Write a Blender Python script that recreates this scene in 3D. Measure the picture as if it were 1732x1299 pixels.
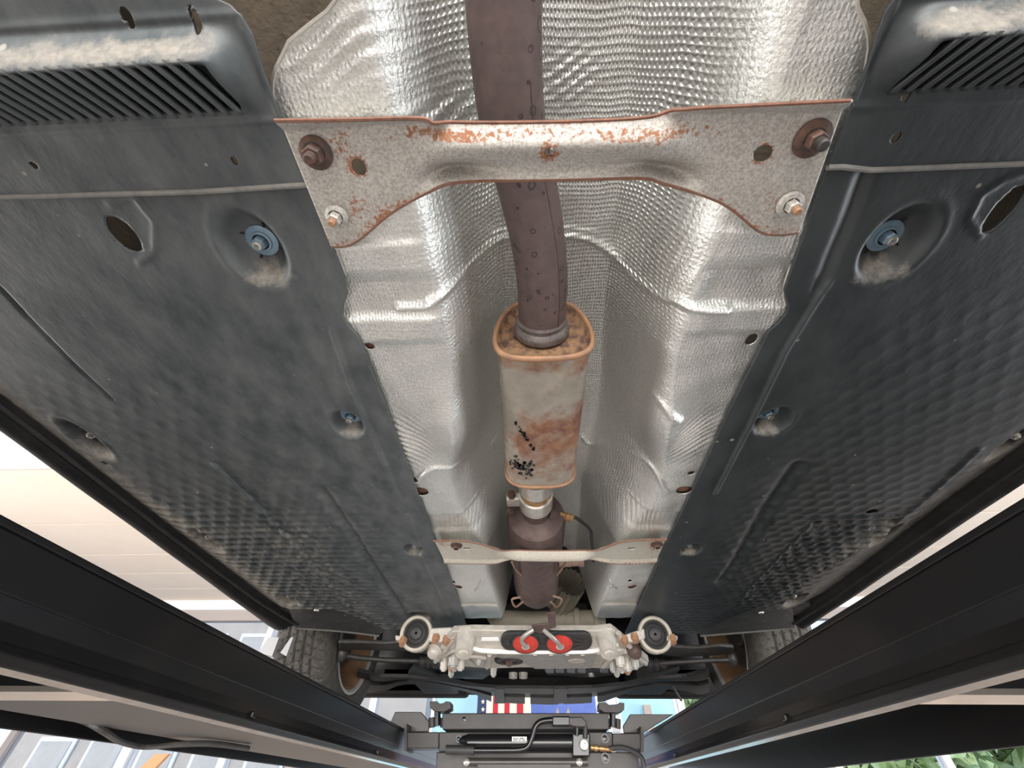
import bpy, bmesh, math, random
import numpy as np
from mathutils import Vector
random.seed(4); rng = np.random.RandomState(7)
for o in list(bpy.data.objects): bpy.data.objects.remove(o)
SC = bpy.context.scene; COL = SC.collection
# ---------------------------------------------------------------- camera
CZ = 1.55                                   # camera height over the shop floor; all heights below are relative to it
F = 700.; CX, CY = 866., 649.5
def _n(v): return v/np.linalg.norm(v)
def _ray(px, py): return np.array([(px-CX)/F, -(py-CY)/F, -1.])
ey = _n(_ray(911, 1353)); ex = -_n(_ray(-22000, 1050)); ex = _n(ex-ex.dot(ey)*ey); ez = np.cross(ex, ey)
R3 = np.array([ex, ey, ez])
cam = bpy.data.cameras.new('camera'); camo = bpy.data.objects.new('camera', cam); COL.objects.link(camo)
cam.sensor_width = 36; cam.sensor_fit = 'HORIZONTAL'; cam.lens = 36*F/1732; cam.clip_start = .01; cam.clip_end = 300
from mathutils import Matrix
M4 = Matrix([list(R3[i])+[0] for i in range(3)]+[[0,0,0,1]]); M4.translation = (0,0,CZ)
camo.matrix_world = M4; SC.camera = camo
# ---------------------------------------------------------------- world, light, exposure
w = bpy.data.worlds.new('sky'); SC.world = w; w.use_nodes = True
nt = w.node_tree; nt.nodes.clear()
wo = nt.nodes.new('ShaderNodeOutputWorld'); bg = nt.nodes.new('ShaderNodeBackground')
tc = nt.nodes.new('ShaderNodeTexCoord'); sp = nt.nodes.new('ShaderNodeSeparateXYZ'); cr = nt.nodes.new('ShaderNodeValToRGB')
nt.links.new(tc.outputs['Generated'], sp.inputs[0]); nt.links.new(sp.outputs['Z'], cr.inputs[0])
cr.color_ramp.elements[0].position = 0.0; cr.color_ramp.elements[0].color = (.86,.93,1,1)
cr.color_ramp.elements[1].position = .5; cr.color_ramp.elements[1].color = (.25,.5,.95,1)
nt.links.new(cr.outputs[0], bg.inputs[0]); nt.links.new(bg.outputs[0], wo.inputs[0]); bg.inputs[1].default_value = 1.35
def area(name, loc, target, sx, sy, power, col):
    l = bpy.data.lights.new(name, 'AREA'); l.shape = 'RECTANGLE'; l.size = sx; l.size_y = sy; l.energy = power; l.color = col
    o = bpy.data.objects.new(name, l); COL.objects.link(o); o.location = loc
    o.rotation_euler = (Vector(target)-Vector(loc)).to_track_quat('-Z','Y').to_euler(); return o
area('daylight_rear_bay', (0.3,-5.5,1.5), (0,.6,1.9), 8, 2.6, 660, (1,.97,.92))
area('daylight_left_bay', (-7,.5,1.2), (0,.8,1.9), 5, 2.2, 250, (1,.95,.88))
area('daylight_right_bay', (7,0.5,1.2), (0,.8,1.9), 5, 2.2, 200, (.95,.97,1))
sun = bpy.data.lights.new('sun','SUN'); sun.energy = 1.5; sun.angle = .02; sun.color = (1,.93,.82)
suno = bpy.data.objects.new('sun', sun); COL.objects.link(suno); suno.rotation_euler = (math.radians(42), 0, math.radians(-25))
SC.view_settings.view_transform = 'Standard'; SC.view_settings.look = 'None'; SC.view_settings.gamma = 1
SC.view_settings.use_curve_mapping = False; SC.view_settings.exposure = 0.42
# ---------------------------------------------------------------- projection helpers
def P(px, py, z=None, d=None, X=None):
    v = R3@_ray(px, py); t = z/v[2] if z is not None else (d/v[1] if d is not None else X/v[0]); return v*t
def PL(pts, z): return [P(a,b,z=z) for a,b in pts]
# ---------------------------------------------------------------- object helpers
def link(name, me, mat, parent=None):
    if mat: me.materials.append(mat)
    o = bpy.data.objects.new(name, me); COL.objects.link(o)
    if parent: o.parent = parent
    return o
def mk(name, V, Fc, mat, parent=None, smooth=True, attr=None, auto=None):
    V = np.asarray(V, float); lo = V.min(0); hi = V.max(0); c = (lo+hi)/2; c[2] = lo[2]
    me = bpy.data.meshes.new(name)
    if isinstance(Fc, np.ndarray):
        nf, k = Fc.shape
        me.vertices.add(len(V)); me.vertices.foreach_set('co', (V-c).ravel())
        me.loops.add(nf*k); me.loops.foreach_set('vertex_index', Fc.ravel().astype(np.int32))
        me.polygons.add(nf); me.polygons.foreach_set('loop_start', np.arange(0,nf*k,k,dtype=np.int32)); me.polygons.foreach_set('loop_total', np.full(nf,k,np.int32))
        me.update(calc_edges=True)
    else:
        me.from_pydata([tuple(v) for v in (V-c)], [], [tuple(f) for f in Fc])
        bm = bmesh.new(); bm.from_mesh(me); bmesh.ops.recalc_face_normals(bm, faces=bm.faces[:]); bm.to_mesh(me); bm.free()
    if smooth:
        me.polygons.foreach_set('use_smooth', np.ones(len(me.polygons), bool))
        if auto: me.set_sharp_from_angle(angle=math.radians(auto))
    if attr is not None:
        a = me.attributes.new('rust','FLOAT','POINT'); a.data.foreach_set('value', np.asarray(attr,np.float32).ravel())
    me.update()
    o = link(name, me, mat, parent); o.location = (c[0], c[1], c[2]+CZ); o['_c'] = 1
    return o
def thing(name, label, cat, group=None):
    o = bpy.data.objects.new(name, None); COL.objects.link(o); o['label'] = label; o['category'] = cat; o.empty_display_size = .05
    if group: o['group'] = group
    return o
def tag(o, label, cat, group=None):
    o['label'] = label; o['category'] = cat
    if group: o['group'] = group
    return o
def struct(o): o['kind'] = 'structure'; return o
class MB:
    def __init__(s): s.v = []; s.f = []
    def add(s, V, Fc):
        b = len(s.v); s.v += [tuple(map(float,v)) for v in V]; s.f += [tuple(b+i for i in f) for f in Fc]; return s
    def box(s, x0,x1,y0,y1,z0,z1):
        V = [(x,y,z) for x in (x0,x1) for y in (y0,y1) for z in (z0,z1)]
        return s.add(V, [(0,1,3,2),(4,6,7,5),(0,4,5,1),(2,3,7,6),(0,2,6,4),(1,5,7,3)])
    def hexa(s, a, b):                       # two matching polygons joined (a prism)
        n = len(a); return s.add(list(a)+list(b), [tuple(range(n))[::-1], tuple(range(n,2*n))]+[(i,(i+1)%n,n+(i+1)%n,n+i) for i in range(n)])
    def prism(s, poly, h):                   # horizontal polygon (x,y,z) extruded upwards by h
        a = [np.array(p,float) for p in poly]; return s.hexa(a, [p+np.array([0,0,h]) for p in a])
    def tube(s, pts, r, n=12, cap=True):
        pts = [np.array(p,float) for p in pts]; m = len(pts); rs = r if hasattr(r,'__len__') else [r]*m
        up = None; V = []
        for i,p in enumerate(pts):
            t = _n(pts[min(i+1,m-1)]-pts[max(i-1,0)])
            if up is None: up = np.array([0,0,1.]) if abs(t[2])<.9 else np.array([1.,0,0])
            a = _n(np.cross(t,up)); b = np.cross(a,t); up = b
            for k in range(n):
                an = 2*math.pi*k/n; V.append(p+rs[i]*(math.cos(an)*a+math.sin(an)*b))
        Fc = [(i*n+k, i*n+(k+1)%n, (i+1)*n+(k+1)%n, (i+1)*n+k) for i in range(m-1) for k in range(n)]
        if cap: Fc += [tuple(range(n))[::-1], tuple(range((m-1)*n, m*n))]
        return s.add(V, Fc)
    def lathe(s, c, axis, prof, n=32, cap=False):   # prof: (along, radius)
        c = np.array(c,float); axis = _n(np.array(axis,float))
        a = _n(np.cross(axis, [0,0,1.] if abs(axis[2])<.9 else [1.,0,0])); b = np.cross(axis,a); V = []
        for t,r in prof:
            for k in range(n):
                an = 2*math.pi*k/n; V.append(c+axis*t+r*(math.cos(an)*a+math.sin(an)*b))
        m = len(prof); Fc = [(i*n+k, i*n+(k+1)%n, (i+1)*n+(k+1)%n, (i+1)*n+k) for i in range(m-1) for k in range(n)]
        if cap: Fc += [tuple(range(n))[::-1], tuple(range((m-1)*n, m*n))]
        return s.add(V, Fc)
    def pb(s, x0,y0,x1,y1, d, t):            # box whose near face fills a picture rectangle at distance d, t deep
        a = [P(x,y,d=d) for x,y in ((x0,y0),(x1,y0),(x1,y1),(x0,y1))]; return s.hexa(a, [p+np.array([0,t,0]) for p in a])
    def pp(s, pts, d, t):
        a = [P(x,y,d=d) for x,y in pts]; return s.hexa(a, [p+np.array([0,t,0]) for p in a])
    def go(s, name, mat, parent=None, smooth=True, auto=35, bevel=0):
        o = mk(name, s.v, s.f, mat, parent, smooth, auto=auto)
        if bevel:
            b = o.modifiers.new('bevel','BEVEL'); b.width = bevel; b.segments = 2; b.limit_method = 'ANGLE'
        return o
def smooth_path(pts, k=8):
    pts = [np.array(p,float) for p in pts]; q = [2*pts[0]-pts[1]]+pts+[2*pts[-1]-pts[-2]]; out = []
    for i in range(1,len(q)-2):
        for j in range(k):
            t = j/k; a,b,c,d = q[i-1],q[i],q[i+1],q[i+2]
            out.append(.5*((2*b)+(c-a)*t+(2*a-5*b+4*c-d)*t*t+(3*b-a-3*c+d)*t**3))
    out.append(pts[-1]); return out
def sstep(a, b, x):
    t = np.clip((x-a)/(b-a),0,1); return t*t*(3-2*t)
def pdist(X, Y, poly):
    D = np.full(X.shape, 1e9)
    for (a,b) in zip(poly[:-1], poly[1:]):
        ax,ay,bx,by = a[0],a[1],b[0],b[1]; dx,dy = bx-ax,by-ay
        t = np.clip(((X-ax)*dx+(Y-ay)*dy)/(dx*dx+dy*dy+1e-12),0,1)
        D = np.minimum(D, np.hypot(X-ax-t*dx, Y-ay-t*dy))
    return D
def inpoly(X, Y, poly):
    c = np.zeros(X.shape,bool); n = len(poly)
    for i in range(n):
        x0,y0 = poly[i][:2]; x1,y1 = poly[(i+1)%n][:2]
        c ^= ((y0>Y)!=(y1>Y)) & (X < (x1-x0)*(Y-y0)/((y1-y0)+1e-12)+x0)
    return c
def hf(name, X, Y, Z, mat, parent=None, holes=(), thick=.0025, keep=None, attr=None):
    """sheet over a grid X,Y,Z (n x m) with elliptic holes (cx,cy,rx,ry,angle)"""
    X = X.copy(); Y = Y.copy(); n,m = X.shape
    idx = np.arange(n*m).reshape(n,m); Q = np.stack([idx[:-1,:-1],idx[:-1,1:],idx[1:,1:],idx[1:,:-1]],-1).reshape(-1,4)
    xf,yf = X.ravel(),Y.ravel(); ok = np.ones(len(Q),bool)
    if keep is not None: ok &= keep.ravel()[Q].all(1)
    for cx,cy,rx,ry,an in holes:
        c,s = math.cos(an),math.sin(an)
        u = ((xf-cx)*c+(yf-cy)*s)/rx; v = (-(xf-cx)*s+(yf-cy)*c)/ry; r = np.hypot(u,v)
        ins = r<1; ok &= ~(ins[Q].sum(1)>=3)
        used = np.zeros(n*m,bool); used[Q[ok].ravel()] = True
        k = used & (r<1.0) & (r>1e-6); us,vs = u[k]/r[k], v[k]/r[k]
        xf[k] = cx+us*rx*c-vs*ry*s; yf[k] = cy+us*rx*s+vs*ry*c
    V = np.stack([xf,yf,Z.ravel()],1); Q = Q[ok]
    used = np.zeros(n*m,bool); used[Q.ravel()] = True; mp = np.cumsum(used)-1
    a = attr.ravel()[used] if attr is not None else None
    # orient faces downwards
    p0,p1,p2 = V[Q[0][0]],V[Q[0][1]],V[Q[0][2]]
    if np.cross(p1-p0,p2-p0)[2] > 0: Q = Q[:,::-1]
    o = mk(name, V[used], mp[Q].astype(np.int32), mat, parent, True, a)
    if thick:
        s = o.modifiers.new('solid','SOLIDIFY'); s.thickness = thick; s.offset = -1; s.use_even_offset = False
    return o
# ---------------------------------------------------------------- materials
def ramp(nt, a, lo, hi, c0, c1):
    r = nt.nodes.new('ShaderNodeValToRGB'); r.color_ramp.elements[0].position = lo; r.color_ramp.elements[1].position = hi
    r.color_ramp.elements[0].color = (*c0,1); r.color_ramp.elements[1].color = (*c1,1); nt.links.new(a, r.inputs[0]); return r.outputs[0]
def noise(nt, co, scale, detail=4, rough=.6, stretch=None):
    n = nt.nodes.new('ShaderNodeTexNoise'); n.inputs['Scale'].default_value = scale; n.inputs['Detail'].default_value = detail; n.inputs['Roughness'].default_value = rough
    if stretch:
        mp = nt.nodes.new('ShaderNodeMapping'); mp.inputs['Scale'].default_value = stretch; nt.links.new(co, mp.inputs[0]); co = mp.outputs[0]
    nt.links.new(co, n.inputs[0]); return n.outputs[0]
def mathn(nt, op, a, b=None, c=None):
    n = nt.nodes.new('ShaderNodeMath'); n.operation = op
    for i,x in enumerate((a,b,c)):
        if x is None: continue
        if isinstance(x,(int,float)): n.inputs[i].default_value = x
        else: nt.links.new(x, n.inputs[i])
    return n.outputs[0]
def mix(nt, f, a, b):
    n = nt.nodes.new('ShaderNodeMix'); n.data_type = 'RGBA'
    if isinstance(f,(int,float)): n.inputs[0].default_value = f
    else: nt.links.new(f, n.inputs[0])
    for i,x in ((6,a),(7,b)):
        if isinstance(x,tuple): n.inputs[i].default_value = (*x,1)
        else: nt.links.new(x, n.inputs[i])
    return n.outputs[2]
def mat(name, c1, c2=None, scale=30, lo=.35, hi=.65, rough=.5, metal=0, bump=0, bscale=200, stretch=None,
        rust=None, rscale=120, rlo=.5, rhi=.6, rustattr=False, specks=None, emit=0, dimple=None, spec=.5, hammered=0):
    m = bpy.data.materials.new(name); m.use_nodes = True; nt = m.node_tree; b = nt.nodes['Principled BSDF']
    tc = nt.nodes.new('ShaderNodeTexCoord'); co = tc.outputs['Object']
    col = None
    if c2:
        col = ramp(nt, noise(nt,co,scale,5,.65,stretch), lo, hi, c1, c2)
    else:
        rg = nt.nodes.new('ShaderNodeRGB'); rg.outputs[0].default_value = (*c1,1); col = rg.outputs[0]
    ro = rough; met = metal
    if rust:
        rn = noise(nt,co,rscale,6,.7)
        if rustattr:
            at = nt.nodes.new('ShaderNodeAttribute'); at.attribute_name = 'rust'
            v = mathn(nt,'ADD', rn, at.outputs['Fac']); 
            rf = ramp(nt, v, rlo, rhi, (0,0,0), (1,1,1))
        else: rf = ramp(nt, rn, rlo, rhi, (0,0,0),(1,1,1))
        rcol = ramp(nt, noise(nt,co,rscale*2.3,4,.7), .35,.65, rust[0], rust[1])
        col = mix(nt, rf, col, rcol)
        inv = mathn(nt,'SUBTRACT',1,rf); met = mathn(nt,'MULTIPLY',inv,metal); ro = mathn(nt,'MULTIPLY_ADD',rf,.85-rough,rough)
    if specks:
        vn = nt.nodes.new('ShaderNodeTexVoronoi'); vn.inputs['Scale'].default_value = specks[0]; nt.links.new(co, vn.inputs[0])
        ns = noise(nt,co,specks[0]*.35,2)
        dd = mathn(nt,'ADD', vn.outputs['Distance'], mathn(nt,'MULTIPLY', mathn(nt,'SUBTRACT',.62,ns), 1.6))
        sf = ramp(nt, dd, specks[1], specks[1]+.08, (1,1,1),(0,0,0))
        if len(specks)>3:                     # blister rings
            band = mathn(nt,'ABSOLUTE', mathn(nt,'SUBTRACT', dd, specks[1])); sf = ramp(nt, band, .02, .07, (1,1,1),(0,0,0))
        col = mix(nt, sf, col, specks[2])
    nt.links.new(col, b.inputs['Base Color'])
    for s,v in (('Roughness',ro),('Metallic',met)):
        if isinstance(v,(int,float)): b.inputs[s].default_value = v
        else: nt.links.new(v, b.inputs[s])
    b.inputs['Specular IOR Level'].default_value = spec
    nrm = None
    if bump:
        bn = nt.nodes.new('ShaderNodeBump'); bn.inputs['Strength'].default_value = 1; bn.inputs['Distance'].default_value = bump
        nt.links.new(noise(nt,co,bscale,3,.6,stretch), bn.inputs['Height']); nrm = bn.outputs[0]
    if dimple:
        sx = nt.nodes.new('ShaderNodeSeparateXYZ'); 
        # slightly warped lattice of embossed dots, pitch in metres
        nz = nt.nodes.new('ShaderNodeTexNoise'); nz.inputs['Scale'].default_value = 7; nt.links.new(co, nz.inputs[0])
        vs = nt.nodes.new('ShaderNodeVectorMath'); vs.operation = 'MULTIPLY_ADD'; vs.inputs[1].default_value = (.03,.03,0); nt.links.new(nz.outputs['Color'], vs.inputs[0]); nt.links.new(co, vs.inputs[2])
        nt.links.new(vs.outputs[0], sx.inputs[0])
        k = 2*math.pi/dimple[0]
        s1 = mathn(nt,'SINE', mathn(nt,'MULTIPLY', mathn(nt,'ADD',sx.outputs[0],mathn(nt,'MULTIPLY',sx.outputs[1],.62)), k))
        s2 = mathn(nt,'SINE', mathn(nt,'MULTIPLY', mathn(nt,'SUBTRACT',sx.outputs[0],mathn(nt,'MULTIPLY',sx.outputs[1],.62)), k))
        h = mathn(nt,'MAXIMUM', mathn(nt,'MULTIPLY', s1, s2), -.12)
        at = nt.nodes.new('ShaderNodeAttribute'); at.attribute_name = 'rust'
        h = mathn(nt,'MULTIPLY', h, at.outputs['Fac'])
        b2 = nt.nodes.new('ShaderNodeBump'); b2.inputs['Strength'].default_value = 1; b2.inputs['Distance'].default_value = dimple[1]
        nt.links.new(h, b2.inputs['Height'])
        if nrm: nt.links.new(nrm, b2.inputs['Normal'])
        nrm = b2.outputs[0]
    if nrm: nt.links.new(nrm, b.inputs['Normal'])
    if emit: b.inputs['Emission Color'].default_value = (*c1,1); b.inputs['Emission Strength'].default_value = emit
    return m
RU = ((.32,.09,.035),(.16,.055,.03))
m_shield = mat('embossed_aluminium', (.87,.88,.85),(.64,.65,.62), 420, .38,.62, rough=.37, metal=.74, bump=.0010, bscale=280, dimple=(.0076,.0019))
m_plasL = mat('dusty_black_plastic', (.050,.060,.065),(.135,.146,.148), 17, .32,.72, rough=.5, bump=.0004, bscale=90, rust=((.34,.31,.27),(.24,.225,.20)), rscale=60, rlo=.70, rhi=1.25, rustattr=True, stretch=(1.6,.8,1), specks=(55,.012,(.35,.33,.30)))  # rust slot here holds a pale tone for dust and painted-in light
m_plasR = mat('black_plastic', (.027,.033,.036),(.058,.066,.070), 16, .3,.75, rough=.42, bump=.0004, bscale=90, rust=((.34,.31,.27),(.24,.225,.20)), rscale=60, rlo=.70, rhi=1.25, rustattr=True, stretch=(1.4,.8,1), specks=(60,.014,(.35,.33,.30)))  # pale second tone in the rust slot: dust plus light put into the colour
m_seam = mat('worn_plastic_lip', (.26,.25,.23),(.18,.175,.165), 60, rough=.6)
m_chip = mat('chipped_plastic', (.04,.043,.043),(.075,.077,.075), 16, rough=.5, rust=((.5,.48,.44),(.35,.33,.3)), rscale=55, rlo=.60, rhi=.66)
m_plasD = mat('dull_black_plastic', (.012,.012,.012),(.028,.026,.025), 25, rough=.55, bump=.0006, bscale=60)
m_galvw = mat('pale_galvanised_steel', (.66,.63,.54),(.56,.52,.44), 200, rough=.4, metal=.3, bump=.0004, rust=((.38,.165,.08),(.26,.12,.07)), rscale=260, rlo=.80, rhi=.90, rustattr=True)
m_galv = mat('galvanised_steel', (.38,.36,.325),(.60,.575,.535), 420, .38,.62, rough=.58, metal=.4, bump=.0005, bscale=260, rust=((.38,.165,.08),(.26,.12,.07)), rscale=260, rlo=.80, rhi=.90, rustattr=True)
m_rust = mat('rusty_edge', (.25,.12,.08),(.17,.085,.06), 150, rough=.85, bump=.0006)
m_rustbolt = mat('rusty_bolt', (.13,.062,.04),(.05,.035,.032), 120, rough=.7, bump=.0005)
m_pipe = mat('heat_tinted_pipe', (.180,.130,.122),(.120,.092,.090), 55, .3,.7, rough=.55, metal=.25, bump=.0005, bscale=120, specks=(70,.33,(.055,.045,.045),1))
m_cat = mat('catalyst_steel', (.080,.052,.048),(.13,.088,.078), 40, rough=.55, metal=.25, bump=.0004)
m_reson = mat('resonator_steel', (.33,.30,.25),(.45,.41,.35), 18, rough=.45, metal=.35, bump=.0004, bscale=150, rust=((.34,.17,.09),(.17,.08,.06)), rscale=22, rlo=.62, rhi=.85, rustattr=True)
m_resrim = mat('rusted_rim', (.42,.23,.12),(.30,.17,.11), 60, rough=.6, metal=.2, bump=.0004)
m_rescap = mat('rusted_cap', (.32,.19,.10),(.10,.055,.045), 70, .4,.6, rough=.7, metal=.1, bump=.0006)
m_weld = mat('weld_grey', (.24,.22,.21),(.14,.12,.115), 90, rough=.5, metal=.4, bump=.0008)
m_weldl = mat('dull_steel_rod', (.42,.40,.37),(.30,.28,.26), 60, rough=.4, metal=.5)
m_alu = mat('cast_aluminium', (.58,.54,.48),(.44,.41,.37), 40, rough=.5, metal=.25, bump=.0005)
m_cast = mat('dull_cast_ring', (.44,.40,.33),(.34,.31,.26), 40, rough=.55, metal=.2)
m_alug = mat('grey_cast_aluminium', (.40,.39,.36),(.30,.29,.27), 40, rough=.5, metal=.3, bump=.0005)
m_sil = mat('bright_steel', (.72,.69,.64),(.58,.55,.5), 60, rough=.28, metal=.7)
m_zinc = mat('blue_zinc', (.22,.34,.45),(.30,.42,.52), 90, rough=.38, metal=.35)
m_brz = mat('bronze', (.50,.30,.13),(.36,.20,.09), 60, rough=.35, metal=.6)
m_rub = mat('black_rubber', (.022,.022,.023),(.035,.034,.034), 60, rough=.55)
m_red = mat('red_rubber', (.62,.05,.03),(.45,.035,.025), 60, rough=.5)
m_tyre = mat('tyre_rubber', (.055,.050,.044),(.10,.09,.078), 60, rough=.8, bump=.0005)
m_rim = mat('wheel_alloy', (.60,.57,.54), rough=.4, metal=.4)
m_barrel = mat('dusty_barrel', (.40,.25,.13),(.24,.13,.07), 10, rough=.7)
m_arm = mat('black_steel_arm', (.030,.028,.027),(.055,.05,.046), 40, rough=.45)
m_body = mat('floor_pan_paint', (.27,.22,.165),(.17,.14,.105), 20, rough=.8, bump=.001, bscale=120)
m_dark = mat('engine_bay_dark', (.010,.010,.010),(.02,.018,.017), 20, rough=.8)
m_lift = mat('black_lift_paint', (.005,.005,.0055),(.010,.0095,.009), 9, .4,.8, rough=.30, bump=.0002, bscale=20, spec=.28)
m_liftu = mat('lift_underside', (.045,.040,.037),(.06,.055,.05), 20, rough=.35, metal=.2)
m_liftp = mat('underside_plate_paint', (.022,.020,.019),(.032,.029,.028), 20, rough=.4)
m_hook = mat('dull_rusty_clip', (.27,.17,.12),(.2,.13,.1), 60, rough=.6)
m_track = mat('polished_track', (.62,.56,.50),(.50,.44,.38), 30, rough=.16, metal=.9)
m_jack = mat('brown_black_enamel', (.027,.022,.021),(.042,.035,.032), 12, rough=.45, bump=.0003, bscale=50)
m_jackb = mat('gloss_black', (.010,.010,.011), rough=.22)
m_white = mat('white_label', (.8,.78,.74), rough=.5)
m_beige = mat('beige_pipe', (.34,.30,.23),(.26,.23,.18), 25, rough=.6)
m_ceil = mat('ceiling_cream', (.80,.70,.60),(.77,.67,.57), 2, rough=.9)
m_ceilw = mat('ceiling_white', (.72,.71,.75),(.70,.69,.73), 2, rough=.9)
m_beam = mat('white_beam', (.9,.88,.86), rough=.7)
m_tan = mat('tan_wall', (.60,.49,.39),(.50,.41,.33), 1.5, rough=.9)
m_taup = mat('taupe_frame', (.42,.37,.35), rough=.7)
m_conc = mat('shop_floor', (.50,.46,.42),(.40,.37,.34), 1.2, rough=.5)
m_blue = mat('light_blue_panel', (.33,.66,.86),(.42,.74,.90), 1.5, rough=.5)
m_pane = mat('grey_pane', (.50,.42,.35),(.62,.54,.46), 1, rough=.3)
m_leaf = mat('tree_leaves', (.30,.42,.14),(.55,.62,.34), 6, rough=.8)
m_bark = mat('bark', (.12,.08,.05), rough=.9)
m_orange = mat('orange_column', (.72,.36,.18), rough=.7)
m_glass = bpy.data.materials.new('window_glass'); m_glass.use_nodes = True
gb = m_glass.node_tree.nodes['Principled BSDF']; gb.inputs['Base Color'].default_value = (.93,.97,1,1); gb.inputs['Transmission Weight'].default_value = 1; gb.inputs['Roughness'].default_value = 0; gb.inputs['IOR'].default_value = 1.02
# ================================================================ SETTING
FL = -CZ                                     # floor level relative to camera
struct(MB().box(-16,16,-12,30,FL-.1,FL).go('floor', m_conc, smooth=False))
CH = 2.2
cy = [-8.0,-3.0,0.3] ; 
cdep = [P(200,yy,z=CH)[1] for yy in (792,885,938,970,996)]
ed = [-8,-4,0]+cdep+[P(200,1018,z=CH)[1]]
ce = bpy.data.objects.new('ceiling', None); COL.objects.link(ce); ce['kind'] = 'structure'
for i in range(len(ed)-1):
    for (xa,xb) in ((-12,-4),(-4,4),(4,12)):
        MB().box(xa+.008,xb-.008,ed[i]+.012,ed[i+1]-.012,CH,CH+.03).go('ceiling_panel', m_ceilw if i<3 else m_ceil, ce, smooth=False)
MB().box(-12,12,-8,ed[-1],CH+.03,CH+.1).go('backing_board', m_taup, ce, smooth=False)
WD = ed[-1]                                  # distance of the front wall
zb0 = P(300,1033,d=WD)[2]; zb1 = P(300,1050,d=WD)[2]
struct(MB().box(-12,12,WD-.05,WD+.12,zb0,CH+.1).go('trim_1', m_beam, smooth=False))
struct(MB().box(-12,12,WD,WD+.12,zb1,zb0).go('trim_2', m_taup, smooth=False))
# front window band: frames, glass, solid tan panels
zs = -.35
wf = bpy.data.objects.new('wall_front', None); COL.objects.link(wf); wf['kind'] = 'structure'
MB().box(-12,12,WD,WD+.12,FL,zs).go('lower_wall', m_tan, wf, smooth=False)
MB().box(-12,12,WD-.02,WD+.1,zs,zs+.10).go('sill_rail', m_beam, wf, smooth=False)
xs = [-12,-9.6,-8.6,-7.0,-5.3,-4.0,-3.1,-2.2,-1.35,-.3,.75,1.9,2.4,3.6,4.9,6.4,8.2,10,12]
for i,x in enumerate(xs):
    MB().box(x-.045,x+.045,WD-.03,WD+.09,zs+.10,zb1).go('window_post', m_beam if i%3 else m_taup, wf, smooth=False)
for zz in (.62,1.3):
    for x0,x1 in zip(xs[:-1],xs[1:]):
        MB().box(x0+.045,x1-.045,WD-.01,WD+.07,zz,zz+.06).go('window_bar', m_beam, wf, smooth=False)
for i,(x0,x1) in enumerate(zip(xs[:-1],xs[1:])):
    o = MB().box(x0+.045,x1-.045,WD+.03,WD+.036,zs+.10,zb1).go('window_%d'%(i+1), m_glass, smooth=False); struct(o)
# outside
def tree(x,y,h,r,label):
    t = thing('tree', label, 'tree', 'trees outside the front windows')
    MB().tube([(x,y,FL),(x+.1,y,FL+h*.4),(x,y,FL+h*.7)],[.22,.15,.08],8).go('trunk', m_bark, t)
    V=[];Fc=[]
    for k in range(2200):
        a = rng.normal(size=3); a = a/np.linalg.norm(a)*r*(rng.rand()**.4); c = np.array([x,y,FL+h*.75])+a*[1,1,1.0]
        u = rng.normal(size=3)*.13; v = rng.normal(size=3)*.13; b=len(V); V += [c-u,c-v,c+u,c+v]; Fc.append((b,b+1,b+2,b+3))
    o = mk('crown', V, Fc, m_leaf, t, False); o['kind'] = 'stuff'
tree(7.2,11.8,3.6,1.7,'leafy green tree outside the glazing, nearest the right beam')
tree(10.6,13.5,4.2,2.0,'leafy green tree outside the glazing at the far right')
tree(5.2,17,6.0,1.6,'green tree outside behind the blue sign panels')
b = thing('building','tan building with white window frames across the street','building')
MB().box(-15,-3.2,15,19,FL,5.6).go('wall', m_tan, b, smooth=False)
for i in range(7):
    for j in range(2):
        x=-14.2+i*1.55; z=FL+1.2+j*2.6
        fr = MB().box(x,x+1.1,14.93,14.99,z,z+1.5).go('window_frame', m_beam, b, smooth=False)
        MB().box(x+.1,x+1.0,14.90,14.93,z+.1,z+1.4).go('pane', m_pane, fr, smooth=False)
MB().box(-15.2,-3.0,14.8,19.2,5.6,5.8).go('roof', m_taup, b, smooth=False)
b2 = thing('building','low pale building outside between the trees','building')
MB().box(4.6,14,19,22,FL,2.2).go('wall', m_tan, b2, smooth=False)
MB().box(4.4,14.2,18.8,22.2,2.2,2.45).go('roof', m_beam, b2, smooth=False)
# banners hung in front of the window band
def banner(x0,y0,x1,y1,d): 
    a=P(x0,y0,d=d); c=P(x1,y1,d=d); return a[0],c[0],c[2],a[2]
DB = 5.2
fl = thing('flag','flag with red and white stripes and starred navy canton hanging by the front window','flag')
_,_,z0,z1 = banner(806,1150,900,1235,DB)
edges = [822.5,833.5,842.5,853,862,874,885,897.5]
mred = mat('flag_red',(.55,.03,.05),rough=.8); mcre = mat('flag_cream',(.86,.80,.68),rough=.8); mnavy = mat('flag_navy',(.035,.05,.12),rough=.8); mblu = mat('banner_blue',(.10,.16,.50),(.16,.24,.62),3,rough=.8)
for i,(a,c) in enumerate(zip(edges[:-1],edges[1:])):
    xa=P(a,1198,d=DB)[0]; xb=P(c,1198,d=DB)[0]
    MB().box(xa,xb,DB,DB+.012,z0,CH-.002).go('stripe', mred if i%2 else mcre, fl, smooth=False)
xa=P(807,1198,d=DB)[0]; xb=P(822.5,1198,d=DB)[0]
ca = MB().box(xa,xb,DB,DB+.012,z0,CH-.002).go('canton', mnavy, fl, smooth=False)
def star(px,py,d,r,m,par):
    c=P(px,py,d=d); pts=[]
    for k in range(10):
        an=math.pi/2+k*math.pi/5; rr=r if k%2==0 else r*.4; pts.append(c+np.array([rr*math.cos(an),0,rr*math.sin(an)]))
    MB().hexa(pts,[p-np.array([0,.006,0]) for p in pts]).go('star', m, par, smooth=False)
for q in (1176,1187,1200): star(817,q,DB,.022,mcre,ca)
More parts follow.
